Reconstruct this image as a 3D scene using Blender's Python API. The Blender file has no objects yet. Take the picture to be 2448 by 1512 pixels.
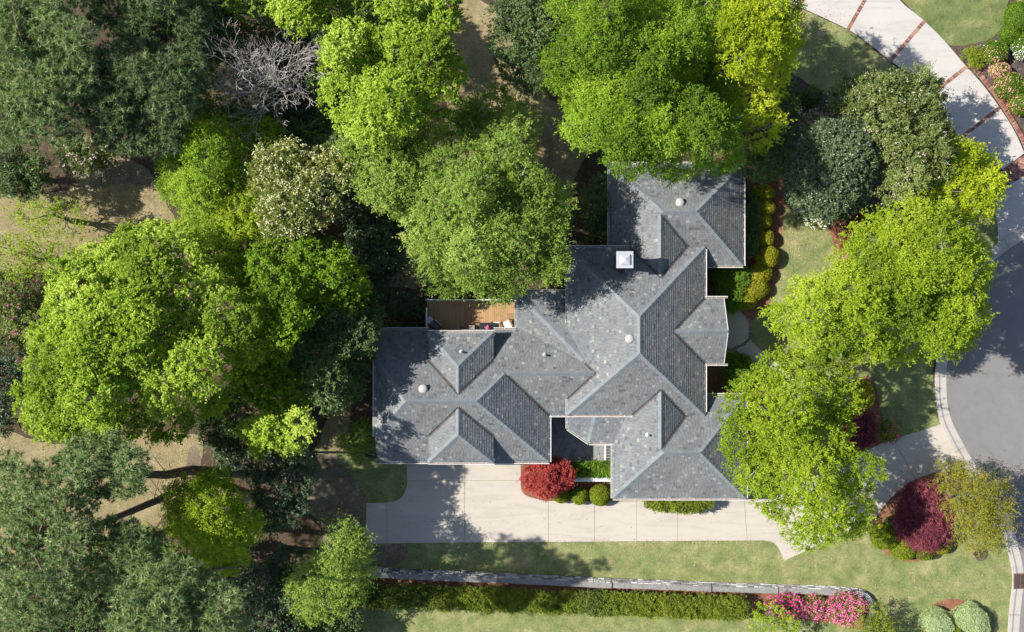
import bpy, bmesh, math, random
import numpy as np
from mathutils import Vector, Matrix
from math import radians, sin, cos, tan, pi, sqrt, atan2

# ------------------------------------------------------------------ camera, sky, sun, exposure
SC = bpy.context.scene
C = SC.collection
H = 75.0                      # height of the drone above the lawn, metres
PX = 32.64                    # plan units per metre at lawn level
U0, V0 = 1224.0, 756.0        # plan origin, straight below the drone
cam = bpy.data.cameras.new('camera'); cam_o = bpy.data.objects.new('camera', cam); C.objects.link(cam_o)
cam_o.location = (0, 0, H); cam_o.rotation_euler = (0, 0, 0)
cam.sensor_width = 36.0; cam.lens = 36.0; cam.clip_start = 1.0; cam.clip_end = 1000.0
SC.camera = cam_o
SUN_EL, SUN_AZ = 42.5, 278.0
world = bpy.data.worlds.new('World'); SC.world = world; world.use_nodes = True
wn = world.node_tree; bg = wn.nodes['Background']
sky = wn.nodes.new('ShaderNodeTexSky'); sky.sky_type = 'NISHITA'; sky.sun_disc = False
sky.sun_elevation = radians(SUN_EL); sky.sun_rotation = radians(SUN_AZ)
wn.links.new(sky.outputs[0], bg.inputs[0]); bg.inputs[1].default_value = 0.095
sun = bpy.data.lights.new('sun', 'SUN'); sun.energy = 5.0; sun.angle = radians(0.5); sun.color = (1.0, 0.955, 0.88)
sun_o = bpy.data.objects.new('sun', sun); C.objects.link(sun_o)
sd = Vector((sin(radians(SUN_AZ)) * cos(radians(SUN_EL)), cos(radians(SUN_AZ)) * cos(radians(SUN_EL)), sin(radians(SUN_EL))))
sun_o.rotation_euler = sd.to_track_quat('Z', 'Y').to_euler(); sun_o.location = (-40, 10, 60)
SC.view_settings.view_transform = 'Standard'; SC.view_settings.look = 'None'
SC.view_settings.gamma = 1.0; SC.view_settings.exposure = 1.1; SC.view_settings.use_curve_mapping = False
SC.render.engine = 'CYCLES'
SC.cycles.max_bounces = 5; SC.cycles.diffuse_bounces = 3; SC.cycles.glossy_bounces = 2
SC.cycles.transmission_bounces = 4; SC.cycles.transparent_max_bounces = 4
SC.cycles.caustics_reflective = False; SC.cycles.caustics_refractive = False

# ------------------------------------------------------------------ helpers
def P(u, v, h=0.0):
    k = (H - h) / H / PX
    return Vector(((u - U0) * k, -(v - V0) * k, h))
def XU(u, h): return (u - U0) * (H - h) / H / PX
def YV(v, h): return -(v - V0) * (H - h) / H / PX

def tag(o, label=None, cat=None, group=None, kind=None):
    if label: o['label'] = label
    if cat: o['category'] = cat
    if group: o['group'] = group
    if kind: o['kind'] = kind
    return o
def thing(name, label, cat, loc=(0, 0, 0), group=None, rz=0.0):
    o = bpy.data.objects.new(name, None); C.objects.link(o)
    o.location = loc; o.rotation_euler = (0, 0, rz); o.empty_display_size = 0.2
    return tag(o, label, cat, group)
def link(name, me, parent=None, mat=None):
    o = bpy.data.objects.new(name, me); C.objects.link(o)
    if mat is not None and not me.materials:
        for m in (mat if isinstance(mat, (list, tuple)) else [mat]): me.materials.append(m)
    if parent is not None:
        o.parent = parent
        o.location = (0, 0, 0)
    return o
def bm_obj(name, bm, mat, parent=None, smooth=False, rel=True):
    """bm holds world coordinates; with rel the mesh is shifted to the parent's base"""
    me = bpy.data.meshes.new(name)
    if parent is not None and rel:
        M = Matrix.Translation(-base_of(parent))
        bm.transform(M)
    bm.normal_update(); bm.to_mesh(me); bm.free()
    if smooth:
        for p in me.polygons: p.use_smooth = True
    return link(name, me, parent, mat)
def base_of(o):
    v = Vector((0, 0, 0))
    while o is not None:
        v = v + Vector(o.location); o = o.parent
    return v
def add_box(bm, x0, x1, y0, y1, z0, z1, mi=0):
    vs = [bm.verts.new(c) for c in ((x0,y0,z0),(x1,y0,z0),(x1,y1,z0),(x0,y1,z0),(x0,y0,z1),(x1,y0,z1),(x1,y1,z1),(x0,y1,z1))]
    for f in ((0,3,2,1),(4,5,6,7),(0,1,5,4),(1,2,6,5),(2,3,7,6),(3,0,4,7)):
        fc = bm.faces.new([vs[i] for i in f]); fc.material_index = mi
    return vs
def add_obox(bm, c, ax, lx, ly, z0, z1, mi=0):
    """box centred on c (2-D), long side along ax"""
    a = Vector((cos(ax), sin(ax))); b = Vector((-a.y, a.x)); vs = []
    for z in (z0, z1):
        for sx, sy in ((-1,-1),(1,-1),(1,1),(-1,1)):
            p = Vector((c[0], c[1])) + a * (sx * lx / 2) + b * (sy * ly / 2)
            vs.append(bm.verts.new((p.x, p.y, z)))
    for f in ((0,3,2,1),(4,5,6,7),(0,1,5,4),(1,2,6,5),(2,3,7,6),(3,0,4,7)):
        fc = bm.faces.new([vs[i] for i in f]); fc.material_index = mi
    return vs
def add_prism(bm, pts, z0, z1, mi=0):
    """pts counter-clockwise or not, world xy"""
    n = len(pts)
    ar = sum(pts[i][0]*pts[(i+1)%n][1]-pts[(i+1)%n][0]*pts[i][1] for i in range(n))
    if ar < 0: pts = list(pts)[::-1]
    lo = [bm.verts.new((p[0], p[1], z0)) for p in pts]; hi = [bm.verts.new((p[0], p[1], z1)) for p in pts]
    bm.faces.new(hi).material_index = mi
    bm.faces.new(lo[::-1]).material_index = mi
    for i in range(n):
        j = (i+1) % n
        bm.faces.new((lo[i], lo[j], hi[j], hi[i])).material_index = mi
def add_tube(bm, pts, radii, seg=6, mi=0, cap=True):
    rings = []; up = Vector((0.13, 0.31, 1)).normalized(); N = len(pts)
    for i, p in enumerate(pts):
        p = Vector(p)
        t = (Vector(pts[min(i+1, N-1)]) - Vector(pts[max(i-1, 0)]))
        if t.length < 1e-9: t = Vector((0,0,1))
        t.normalize()
        a = t.cross(up)
        if a.length < 1e-3: a = t.cross(Vector((1,0,0)))
        a.normalize(); b = t.cross(a)
        r = radii[i] if hasattr(radii, '__len__') else radii
        rings.append([bm.verts.new(p + (a*cos(2*pi*k/seg) + b*sin(2*pi*k/seg))*r) for k in range(seg)])
    for i in range(N-1):
        for k in range(seg):
            f = bm.faces.new((rings[i][k], rings[i][(k+1)%seg], rings[i+1][(k+1)%seg], rings[i+1][k])); f.material_index = mi; f.smooth = True
    if cap:
        for r in (rings[0], rings[-1]):
            try: bm.faces.new(r).material_index = mi
            except Exception: pass
def add_lathe(bm, c, prof, seg=20, mi=0):
    rings = []
    for r, z in prof:
        if r < 1e-4: rings.append([bm.verts.new((c[0], c[1], c[2]+z))])
        else: rings.append([bm.verts.new((c[0]+r*cos(2*pi*k/seg), c[1]+r*sin(2*pi*k/seg), c[2]+z)) for k in range(seg)])
    for a, b in zip(rings[:-1], rings[1:]):
        for k in range(seg):
            j = (k+1) % seg
            if len(a) == 1: f = (a[0], b[k], b[j])
            elif len(b) == 1: f = (a[k], a[j], b[0])
            else: f = (a[k], a[j], b[j], b[k])
            fc = bm.faces.new(f); fc.material_index = mi; fc.smooth = True
def np_mesh(name, verts, faces_n, idx, tint=None):
    """verts (N,3); faces all with faces_n corners; idx flat"""
    me = bpy.data.meshes.new(name)
    verts = np.ascontiguousarray(verts, dtype=np.float32); idx = np.ascontiguousarray(idx, dtype=np.int32).ravel()
    nf = len(idx) // faces_n
    me.vertices.add(len(verts)); me.vertices.foreach_set('co', verts.ravel())
    me.loops.add(len(idx)); me.loops.foreach_set('vertex_index', idx)
    me.polygons.add(nf); me.polygons.foreach_set('loop_start', np.arange(nf, dtype=np.int32) * faces_n)
    me.update(calc_edges=True)
    if tint is not None:
        a = me.attributes.new('tint', 'FLOAT', 'FACE'); a.data.foreach_set('value', np.ascontiguousarray(tint, dtype=np.float32))
    return me
def smooth_closed(pts, n=6):
    out = []; N = len(pts)
    for i in range(N):
        p0, p1, p2, p3 = [np.array(pts[(i+k) % N], float) for k in (-1, 0, 1, 2)]
        for s in range(n):
            t = s / n
            out.append(tuple(0.5*((2*p1) + (-p0+p2)*t + (2*p0-5*p1+4*p2-p3)*t*t + (-p0+3*p1-3*p2+p3)*t**3)))
    return out
def smooth_open(pts, n=8):
    out = []; N = len(pts)
    for i in range(N-1):
        p0, p1, p2, p3 = [np.array(pts[min(max(i+k, 0), N-1)], float) for k in (-1, 0, 1, 2)]
        for s in range(n):
            t = s / n
            out.append(tuple(0.5*((2*p1) + (-p0+p2)*t + (2*p0-5*p1+4*p2-p3)*t*t + (-p0+3*p1-3*p2+p3)*t**3)))
    out.append(tuple(map(float, pts[-1])))
    return out
def ragged(pts, amp, step, seed):
    """break up a closed outline so that it is never a ruler line"""
    rg = random.Random(seed); out = []
    for i in range(len(pts)):
        a, b = np.array(pts[i], float), np.array(pts[(i+1) % len(pts)], float)
        L = np.linalg.norm(b-a); n = max(1, int(L/step))
        for k in range(n):
            q = a + (b-a)*(k/n)
            out.append((q[0]+rg.uniform(-amp, amp), q[1]+rg.uniform(-amp, amp)))
    return out
def sheet(name, uv, z, mat, parent=None):
    bm = bmesh.new()
    vs = [bm.verts.new((XU(u, 0), YV(v, 0), z)) for u, v in uv]
    f = bm.faces.new(vs); f.normal_update()
    if f.normal.z < 0: f.normal_flip()
    bmesh.ops.triangulate(bm, faces=bm.faces[:])
    o = bm_obj(name, bm, mat, parent)
    if parent is None: o['kind'] = 'structure'
    return o

# ------------------------------------------------------------------ materials
def new_mat(name):
    m = bpy.data.materials.new(name); m.use_nodes = True
    nt = m.node_tree; b = nt.nodes['Principled BSDF']
    return m, nt, b
def nnode(nt, typ, **kw):
    n = nt.nodes.new(typ)
    for k, v in kw.items():
        if k in n.inputs: n.inputs[k].default_value = v
        else: setattr(n, k, v)
    return n
def ramp(nt, src, stops):
    r = nt.nodes.new('ShaderNodeValToRGB'); el = r.color_ramp.elements
    while len(el) < len(stops): el.new(0.5)
    for e, (p, c) in zip(el, stops): e.position = p; e.color = (*c, 1)
    nt.links.new(src, r.inputs[0]); return r.outputs[0]
def coords(nt):
    return nt.nodes.new('ShaderNodeNewGeometry').outputs['Position']
def noise(nt, vec, scale, detail=4, rough=0.55, stretch=None, distort=0.0):
    n = nt.nodes.new('ShaderNodeTexNoise'); n.inputs['Scale'].default_value = scale
    n.inputs['Detail'].default_value = detail; n.inputs['Roughness'].default_value = rough; n.inputs['Distortion'].default_value = distort
    if stretch:
        mp = nt.nodes.new('ShaderNodeMapping'); mp.inputs['Scale'].default_value = stretch
        nt.links.new(vec, mp.inputs['Vector']); vec = mp.outputs['Vector']
    nt.links.new(vec, n.inputs['Vector']); return n.outputs['Fac']
def mixc(nt, fac, a, b, mode='MIX'):
    m = nt.nodes.new('ShaderNodeMix'); m.data_type = 'RGBA'; m.blend_type = mode
    for sock, val in ((m.inputs[0], fac), (m.inputs[6], a), (m.inputs[7], b)):
        if hasattr(val, 'links') or hasattr(val, 'is_linked'): nt.links.new(val, sock)
        elif isinstance(val, (tuple, list)): sock.default_value = (*val, 1)
        else: sock.default_value = val
    return m.outputs[2]
def bump(nt, b, h, strength=0.4, dist=0.03):
    n = nt.nodes.new('ShaderNodeBump'); n.inputs['Strength'].default_value = strength; n.inputs['Distance'].default_value = dist
    nt.links.new(h, n.inputs['Height']); nt.links.new(n.outputs[0], b.inputs['Normal'])
def simple(name, col, rough=0.6, var=0.12, scale=6.0, metal=0.0):
    m, nt, b = new_mat(name); p = coords(nt); f = noise(nt, p, scale, 5)
    lo = tuple(c*(1-var*1.6) for c in col); hi = tuple(min(1, c*(1+var*1.6)) for c in col)
    nt.links.new(ramp(nt, f, [(0.3, lo), (0.7, hi)]), b.inputs['Base Color'])
    b.inputs['Roughness'].default_value = rough; b.inputs['Metallic'].default_value = metal
    return m
def ground_mat(name, cols, scale, fine_cols=None, fine=0.35, rough=0.95, bmp=0.6, fscale=5.5, stretch=(1,1,1)):
    """two scales of noise: large worn patches, then fine blades or straw"""
    m, nt, b = new_mat(name); p = coords(nt)
    big = noise(nt, p, scale, 5, 0.62, distort=0.6)
    n = len(cols); c1 = ramp(nt, big, [(0.28 + 0.44*i/(n-1), c) for i, c in enumerate(cols)])
    f1 = noise(nt, p, fscale, 6, 0.75, stretch=stretch)
    if fine_cols is None: fine_cols = [tuple(x*0.55 for x in cols[0]), tuple(min(1, x*1.35) for x in cols[-1])]
    c2 = ramp(nt, f1, [(0.35, fine_cols[0]), (0.65, fine_cols[1])])
    col = mixc(nt, fine, c1, c2)
    f2 = noise(nt, p, fscale*0.23, 4, 0.6)
    col = mixc(nt, 0.55, col, ramp(nt, f2, [(0.32, (0.33,0.35,0.33)), (0.68, (0.70,0.68,0.66))]), 'OVERLAY')
    f3 = noise(nt, p, fscale*1.7, 4, 0.8)
    col = mixc(nt, 0.5, col, ramp(nt, f3, [(0.36, (0.27,0.27,0.27)), (0.64, (0.73,0.73,0.73))]), 'OVERLAY')
    nt.links.new(col, b.inputs['Base Color']); b.inputs['Roughness'].default_value = rough
    b.inputs['Specular IOR Level'].default_value = 0.1
    bump(nt, b, f1, bmp, 0.06)
    return m
M = {}
M['litter'] = ground_mat('leaf_litter', [(0.05,0.038,0.026),(0.095,0.068,0.046),(0.15,0.11,0.075)], 0.35, fine=0.45)
M['lawn'] = ground_mat('spring_lawn', [(0.132,0.188,0.058),(0.19,0.24,0.082),(0.285,0.292,0.122),(0.46,0.405,0.235)], 0.75, [(0.105,0.152,0.045),(0.42,0.39,0.2)], 0.33)
M['lawn_green'] = ground_mat('greener_lawn', [(0.09,0.145,0.045),(0.14,0.19,0.065),(0.22,0.24,0.095),(0.34,0.32,0.17)], 0.45, [(0.07,0.12,0.03),(0.28,0.28,0.12)], 0.3)
M['lawn_dry'] = ground_mat('dormant_lawn', [(0.2,0.17,0.08),(0.31,0.25,0.13),(0.42,0.34,0.2)], 0.6, [(0.15,0.13,0.06),(0.46,0.38,0.23)], 0.42)
M['dirt'] = ground_mat('bare_earth', [(0.13,0.108,0.072),(0.2,0.166,0.115),(0.3,0.25,0.175)], 0.5, fine=0.35)
M['straw'] = ground_mat('pine_straw', [(0.2,0.085,0.048),(0.29,0.13,0.075),(0.36,0.18,0.11)], 0.7, [(0.12,0.05,0.03),(0.46,0.25,0.15)], 0.45, fscale=7)
M['bark_mulch'] = ground_mat('dark_mulch', [(0.055,0.043,0.038),(0.1,0.08,0.072),(0.17,0.145,0.13)], 0.9, fine=0.4, fscale=6)
def concrete(name, base, spots):
    m, nt, b = new_mat(name); p = coords(nt)
    big = noise(nt, p, 0.5, 6, 0.65, distort=0.4); f1 = noise(nt, p, 7, 6, 0.7); sp = noise(nt, p, 40, 2, 0.5); br = noise(nt, p, 2.2, 5, 0.6, stretch=(1, 9, 1))
    c = ramp(nt, big, [(0.25, tuple(x*0.86 for x in base)), (0.6, base), (0.8, tuple(min(1, x*1.05) for x in base))])
    c = mixc(nt, 0.25, c, ramp(nt, f1, [(0.3, spots), (0.7, tuple(min(1, x*1.08) for x in base))]))
    c = mixc(nt, 0.18, c, ramp(nt, br, [(0.3, tuple(x*0.8 for x in base)), (0.7, base)]))
    st = noise(nt, p, 0.9, 6, 0.7, stretch=(0.25, 1.6, 1), distort=0.8)
    c = mixc(nt, 0.5, c, ramp(nt, st, [(0.36, tuple(x*0.72 for x in base)), (0.52, base)]))
    c = mixc(nt, 0.12, c, ramp(nt, sp, [(0.4, (0.3,0.27,0.23)), (0.55, base)]))
    nt.links.new(c, b.inputs['Base Color']); b.inputs['Roughness'].default_value = 0.9; b.inputs['Specular IOR Level'].default_value = 0.2
    bump(nt, b, f1, 0.12, 0.02); return m
M['drive'] = concrete('driveway_concrete', (0.615,0.557,0.478), (0.48,0.415,0.34))
M['white_drive'] = concrete('pale_drive_concrete', (0.62,0.585,0.545), (0.52,0.48,0.43))
M['curb'] = concrete('curb_concrete', (0.57,0.53,0.48), (0.42,0.36,0.30))
def asphalt():
    m, nt, b = new_mat('worn_asphalt'); p = coords(nt)
    big = noise(nt, p, 0.16, 4, 0.55, stretch=(1, 0.5, 1)); f1 = noise(nt, p, 30, 3, 0.7)
    c = ramp(nt, big, [(0.3, (0.205,0.193,0.187)), (0.7, (0.255,0.24,0.228))])
    pt = noise(nt, p, 0.8, 6, 0.7, distort=1.2)
    c = mixc(nt, 0.5, c, ramp(nt, pt, [(0.34, (0.17,0.162,0.157)), (0.5, (0.235,0.222,0.213)), (0.7, (0.27,0.255,0.243))]))
    c = mixc(nt, 0.3, c, ramp(nt, f1, [(0.3, (0.14,0.135,0.13)), (0.7, (0.3,0.285,0.27))]))
    nt.links.new(c, b.inputs['Base Color']); b.inputs['Roughness'].default_value = 0.85; bump(nt, b, f1, 0.25, 0.02); return m
M['asphalt'] = asphalt()
def tinted(name, stops, rough=0.85, spec=0.3, grain=0.25, gscale=20):
    m, nt, b = new_mat(name); a = nt.nodes.new('ShaderNodeAttribute'); a.attribute_name = 'tint'
    c = ramp(nt, a.outputs['Fac'], stops); p = coords(nt); f = noise(nt, p, gscale, 4, 0.7)
    c = mixc(nt, grain, c, ramp(nt, f, [(0.3, (0.3,0.3,0.3)), (0.7, (0.7,0.7,0.7))]), 'OVERLAY')
    nt.links.new(c, b.inputs['Base Color']); b.inputs['Roughness'].default_value = rough; b.inputs['Specular IOR Level'].default_value = spec
    bump(nt, b, f, 0.15, 0.01)
    return m
def weather(m, amt):
    nt = m.node_tree; b = nt.nodes['Principled BSDF']; src = b.inputs['Base Color'].links[0].from_socket; p = coords(nt)
    w = noise(nt, p, 0.55, 6, 0.65, distort=0.7); s = noise(nt, p, 1.6, 5, 0.7)
    c = mixc(nt, amt, src, ramp(nt, w, [(0.3, (0.38,0.4,0.41)), (0.7, (0.63,0.61,0.58))]), 'OVERLAY'); c = mixc(nt, amt*0.7, c, ramp(nt, s, [(0.35, (0.4,0.4,0.4)), (0.65, (0.6,0.6,0.6))]), 'OVERLAY')
    nt.links.new(c, b.inputs['Base Color'])
M['shingle'] = tinted('slate_grey_shingle', [(0.0,(0.125,0.136,0.149)),(0.25,(0.184,0.195,0.205)),(0.7,(0.218,0.228,0.235)),(0.85,(0.245,0.252,0.255)),(1.0,(0.345,0.346,0.332))], 0.9, 0.25, 0.3, 24)
M['cap'] = simple('ridge_cap_shingle', (0.21,0.234,0.252), 0.9, 0.08, 3)
weather(M['shingle'], 0.7); weather(M['cap'], 0.5)
M['deck_sheath'] = simple('roof_underlay', (0.06,0.065,0.07), 0.9)
M['brick'] = tinted('red_brick', [(0.0,(0.17,0.075,0.06)),(0.4,(0.36,0.15,0.105)),(0.75,(0.44,0.2,0.14)),(1.0,(0.5,0.31,0.24))], 0.9, 0.2, 0.35, 30)
M['mortar'] = simple('mortar', (0.3,0.26,0.22), 0.95)
M['brick_dark'] = simple('chimney_brick', (0.1,0.065,0.055), 0.9)
M['stone'] = tinted('ledge_stone', [(0.0,(0.2,0.19,0.185)),(0.5,(0.48,0.46,0.45)),(1.0,(0.8,0.78,0.75))], 0.85, 0.3, 0.4, 14)
M['capstone'] = simple('grey_capstone', (0.285,0.275,0.265), 0.85, 0.15, 5)
M['wall'] = simple('cream_siding', (0.62,0.585,0.52), 0.8, 0.05, 3)
M['white'] = simple('white_paint', (0.80,0.79,0.765), 0.5, 0.05, 4)
M['gutter_dirt'] = simple('gutter_debris', (0.21,0.115,0.07), 0.95, 0.35, 6)
M['flash'] = simple('dark_valley_metal', (0.075,0.06,0.057), 0.7, 0.2, 2, 0.0)
M['tin'] = simple('zinc_cap', (0.5,0.515,0.56), 0.5, 0.05, 3)
M['dome'] = simple('pale_vent_dome', (0.52,0.505,0.475), 0.6, 0.06, 3)
M['black'] = simple('black_enamel', (0.022,0.024,0.027), 0.35, 0.15)
M['steel'] = simple('steel_shelf', (0.55,0.56,0.6), 0.35, 0.05)
M['iron'] = simple('rusty_iron', (0.12,0.07,0.055), 0.8, 0.25, 20)
M['hole_shade'] = simple('pit', (0.012,0.011,0.010), 1.0)  # near-black colour standing in for the shade inside drain openings
M['cushion'] = simple('cream_cushion', (0.74,0.70,0.65), 0.9, 0.04)
M['wood'] = simple('teak', (0.33,0.19,0.085), 0.7, 0.2, 12)
M['stool'] = simple('taupe_stool', (0.36,0.28,0.26), 0.9, 0.06)
M['pink'] = simple('pink_pot', (0.62,0.22,0.2), 0.7, 0.15, 12)
M['box'] = simple('pale_green_box', (0.5,0.58,0.56), 0.6, 0.05)
M['glass'] = simple('window_glass', (0.03,0.04,0.05), 0.08, 0.05)
def boards():
    m, nt, b = new_mat('cedar_decking'); a = nt.nodes.new('ShaderNodeAttribute'); a.attribute_name = 'tint'; p = coords(nt)
    f = noise(nt, p, 7, 5, 0.65, stretch=(9, 0.7, 1))
    oi = nt.nodes.new('ShaderNodeObjectInfo')
    c = ramp(nt, oi.outputs['Random'], [(0, (0.42,0.24,0.10)), (0.5, (0.52,0.31,0.14)), (1, (0.6,0.37,0.18))])
    c = mixc(nt, 0.35, c, ramp(nt, f, [(0.3, (0.3,0.16,0.07)), (0.7, (0.62,0.4,0.2))]))
    nt.links.new(c, b.inputs['Base Color']); b.inputs['Roughness'].default_value = 0.75; return m
M['boards'] = boards()
def flag():
    m, nt, b = new_mat('bluestone'); oi = nt.nodes.new('ShaderNodeObjectInfo'); p = coords(nt); f = noise(nt, p, 3, 5, 0.6)
    c = ramp(nt, oi.outputs['Random'], [(0, (0.19,0.215,0.225)), (0.4, (0.26,0.29,0.29)), (0.8, (0.33,0.345,0.33)), (1, (0.40,0.375,0.32))])
    c = mixc(nt, 0.3, c, ramp(nt, f, [(0.3, (0.2,0.22,0.23)), (0.7, (0.4,0.41,0.4))]))
    nt.links.new(c, b.inputs['Base Color']); b.inputs['Roughness'].default_value = 0.8; return m
M['flag'] = flag()
def leaf_mat(name, stops, trans=0.48, gloss=0.012, grough=0.6):
    m = bpy.data.materials.new(name); m.use_nodes = True; nt = m.node_tree
    nt.nodes.remove(nt.nodes['Principled BSDF']); out = nt.nodes['Material Output']
    a = nt.nodes.new('ShaderNodeAttribute'); a.attribute_name = 'tint'
    c = ramp(nt, a.outputs['Fac'], stops)
    d = nt.nodes.new('ShaderNodeBsdfDiffuse'); t = nt.nodes.new('ShaderNodeBsdfTranslucent'); g = nt.nodes.new('ShaderNodeBsdfGlossy')
    g.inputs['Roughness'].default_value = grough; g.inputs['Color'].default_value = (0.9,0.95,0.9,1)
    nt.links.new(c, d.inputs['Color'])
    tc = mixc(nt, 1.0, c, (1.12, 1.2, 0.6), 'MULTIPLY'); nt.links.new(tc, t.inputs['Color'])
    m1 = nt.nodes.new('ShaderNodeMixShader'); m1.inputs[0].default_value = trans
    nt.links.new(d.outputs[0], m1.inputs[1]); nt.links.new(t.outputs[0], m1.inputs[2])
    m2 = nt.nodes.new('ShaderNodeMixShader'); m2.inputs[0].default_value = gloss
    nt.links.new(m1.outputs[0], m2.inputs[1]); nt.links.new(g.outputs[0], m2.inputs[2])
    nt.links.new(m2.outputs[0], out.inputs['Surface']); return m
def bark(name, col):
    return simple(name, col, 0.95, 0.25, 9)
M['bark_grey'] = bark('pale_grey_bark', (0.42,0.38,0.33)); M['bark_brown'] = bark('brown_bark', (0.16,0.12,0.09)); M['bark_pine'] = bark('pine_bark', (0.2,0.135,0.1)); M['bark_bare'] = bark('bare_twig_bark', (0.62,0.565,0.525))
M['core'] = simple('shrub_interior', (0.06,0.085,0.02), 1.0, 0.3, 8)

def tone(k):
    """bring every painted, stone and ground material to its real albedo under the brighter exposure"""
    for m in bpy.data.materials:
        b = m.node_tree.nodes.get('Principled BSDF') if m.use_nodes else None
        if b is None or not b.inputs['Base Color'].is_linked: continue
        nt = m.node_tree; src = b.inputs['Base Color'].links[0].from_socket
        nt.links.new(mixc(nt, 1.0, src, (k, k, k), 'MULTIPLY'), b.inputs['Base Color'])
tone(0.585)
# ------------------------------------------------------------------ ground and paving
def clip_hp(poly, a, b, c):
    """keep a*x+b*y+c >= 0"""
    out = []; n = len(poly)
    for i in range(n):
        p, q = poly[i], poly[(i+1) % n]
        dp = a*p[0]+b*p[1]+c; dq = a*q[0]+b*q[1]+c
        if dp >= 0: out.append(p)
        if (dp > 0 and dq < 0) or (dp < 0 and dq > 0):
            t = dp/(dp-dq); out.append((p[0]+(q[0]-p[0])*t, p[1]+(q[1]-p[1])*t))
    return out
def area(poly):
    return 0.5*sum(poly[i][0]*poly[(i+1)%len(poly)][1]-poly[(i+1)%len(poly)][0]*poly[i][1] for i in range(len(poly)))

bm = bmesh.new()
vs = [bm.verts.new(c) for c in ((-260,-260,0),(260,-260,0),(260,260,0),(-260,260,0))]; bm.faces.new(vs)
tag(bm_obj('ground', bm, M['litter']), kind='structure')
def lawn(uv, z, mat, seed, amp=2.5, step=9):
    z = 0.002+0.001*seed
    return sheet('lawn', ragged(smooth_closed(uv, 5), amp, step, seed), z, mat)
# dormant, shaded and green lawns
lawn([(-60,455),(60,470),(180,450),(300,415),(385,470),(430,540),(510,560),(500,640),(380,640),(150,650),(-60,640)], 0.004, M['lawn_dry'], 1)
lawn([(-60,1030),(120,1060),(300,1040),(470,1040),(476,1110),(420,1190),(370,1260),(300,1330),(120,1330),(-60,1290)], 0.004, M['lawn_dry'], 2)
lawn([(1075,30),(1180,20),(1290,210),(1420,330),(1450,480),(1400,610),(1000,690),(960,780),(880,900),(850,1080),(760,1100),(790,980),(900,720),(1060,300)], 0.004, M['lawn_dry'], 3)
lawn([(735,1090),(830,1085),(930,1100),(1100,1090),(1500,1150),(2235,1100),(2300,1160),(2410,1285),(2427,1350),(2428,1400),(2420,1470),(2414,1530),(2405,1700),(600,1700),(640,1500),(700,1300)], 0.006, M['lawn'], 4, 1.0, 12)
lawn([(1690,370),(1900,380),(2140,560),(2372,495),(2384,560),(2379,600),(2290,735),(2233,866),(2237,950),(2256,1020),(2080,1100),(1800,1110),(1690,900)], 0.006, M['lawn'], 5, 1.0, 12)
lawn([(1820,-80),(1880,4),(1930,28),(2030,74),(2080,113),(2130,153),(2180,196),(2150,260),(1990,250),(1900,180),(1850,100)], 0.006, M['lawn'], 6, 1.2, 10)
lawn([(2135,-60),(2175,20),(2220,62),(2270,108),(2330,104),(2370,92),(2398,60),(2405,20),(2408,-60)], 0.008, M['lawn_green'], 7, 1.0, 9)
# earth path in the woods and side yard
sheet('path', ragged(smooth_closed([(180,405),(240,370),(330,390),(385,450),(300,440),(200,450)]), 2, 8, 8), 0.0096, M['dirt'])
sheet('path', ragged(smooth_closed([(760,1085),(800,1088),(835,1130),(880,1195),(876,1300),(960,1300),(975,1330),(940,1355),(880,1360),(800,1340),(745,1250),(738,1160)]), 2, 8, 9), 0.010, M['dirt'])
sheet('path', ragged(smooth_closed([(455,1070),(475,1075),(480,1120),(462,1150),(448,1120)]), 2, 6, 9), 0.009, M['dirt'])
# planting beds of pine straw and mulch
def bed(uv, mat, seed, z=0.012, amp=1.6, step=7, closed=True):
    z = 0.0105+0.0008*(seed-10)
    return sheet('planting_bed', ragged(smooth_closed(uv, 6) if closed else uv, amp, step, seed), z, mat)
bed([(880,1368),(1190,1385),(1460,1398),(1700,1405),(2040,1418),(2084,1436),(2088,1470),(2060,1505),(1990,1490),(1800,1470),(1700,1440),(1200,1430),(880,1420)], M['straw'], 11)
bed([(2088,1232),(2130,1190),(2180,1150),(2240,1128),(2290,1145),(2300,1210),(2262,1290),(2215,1335),(2165,1342),(2118,1322),(2086,1285)], M['straw'], 12)
bed([(2210,1560),(2205,1500),(2225,1450),(2275,1432),(2325,1445),(2356,1490),(2358,1560),(2290,1600)], M['straw'], 13)
bed([(1243,1100),(1246,1160),(1256,1185),(1300,1199),(1480,1199),(1480,1110),(1400,1100)], M['straw'], 14)
bed([(1480,1180),(1480,1198),(1720,1197),(1790,1194),(1790,1180)], M['straw'], 14, closed=False)
bed([(1690,400),(1870,400),(1880,470),(1874,520),(1868,590),(1860,660),(1836,730),(1790,768),(1700,770)], M['straw'], 15)
bed([(1690,850),(1760,846),(1810,870),(1860,900),(1800,960),(1700,960)], M['straw'], 16)
bed([(1985,520),(2060,490),(2080,560),(2020,640),(1995,590)], M['straw'], 17)
bed([(2040,930),(2080,900),(2104,960),(2120,1040),(2150,1060),(2090,1085),(2000,1060)], M['straw'], 18)
bed([(1880,190),(1960,215),(2060,225),(2240,230),(2300,330),(2390,420),(2300,520),(2000,545),(1890,500),(1870,420)], M['bark_mulch'], 19)
bed([(2290,130),(2330,106),(2372,95),(2402,62),(2408,18),(2520,-40),(2560,330),(2480,350),(2415,265),(2340,168)], M['bark_mulch'], 20)
bed([(640,1270),(740,1230),(770,1290),(700,1400),(600,1480),(560,1420)], M['litter'], 21)
bed([(900,700),(1030,710),(1030,800),(905,800),(890,900),(870,1100),(835,1080),(850,900)], M['litter'], 22)
bed([(1395,380),(1465,380),(1465,600),(1350,600),(1340,730),(1230,720),(1330,560)], M['litter'], 23)
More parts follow.
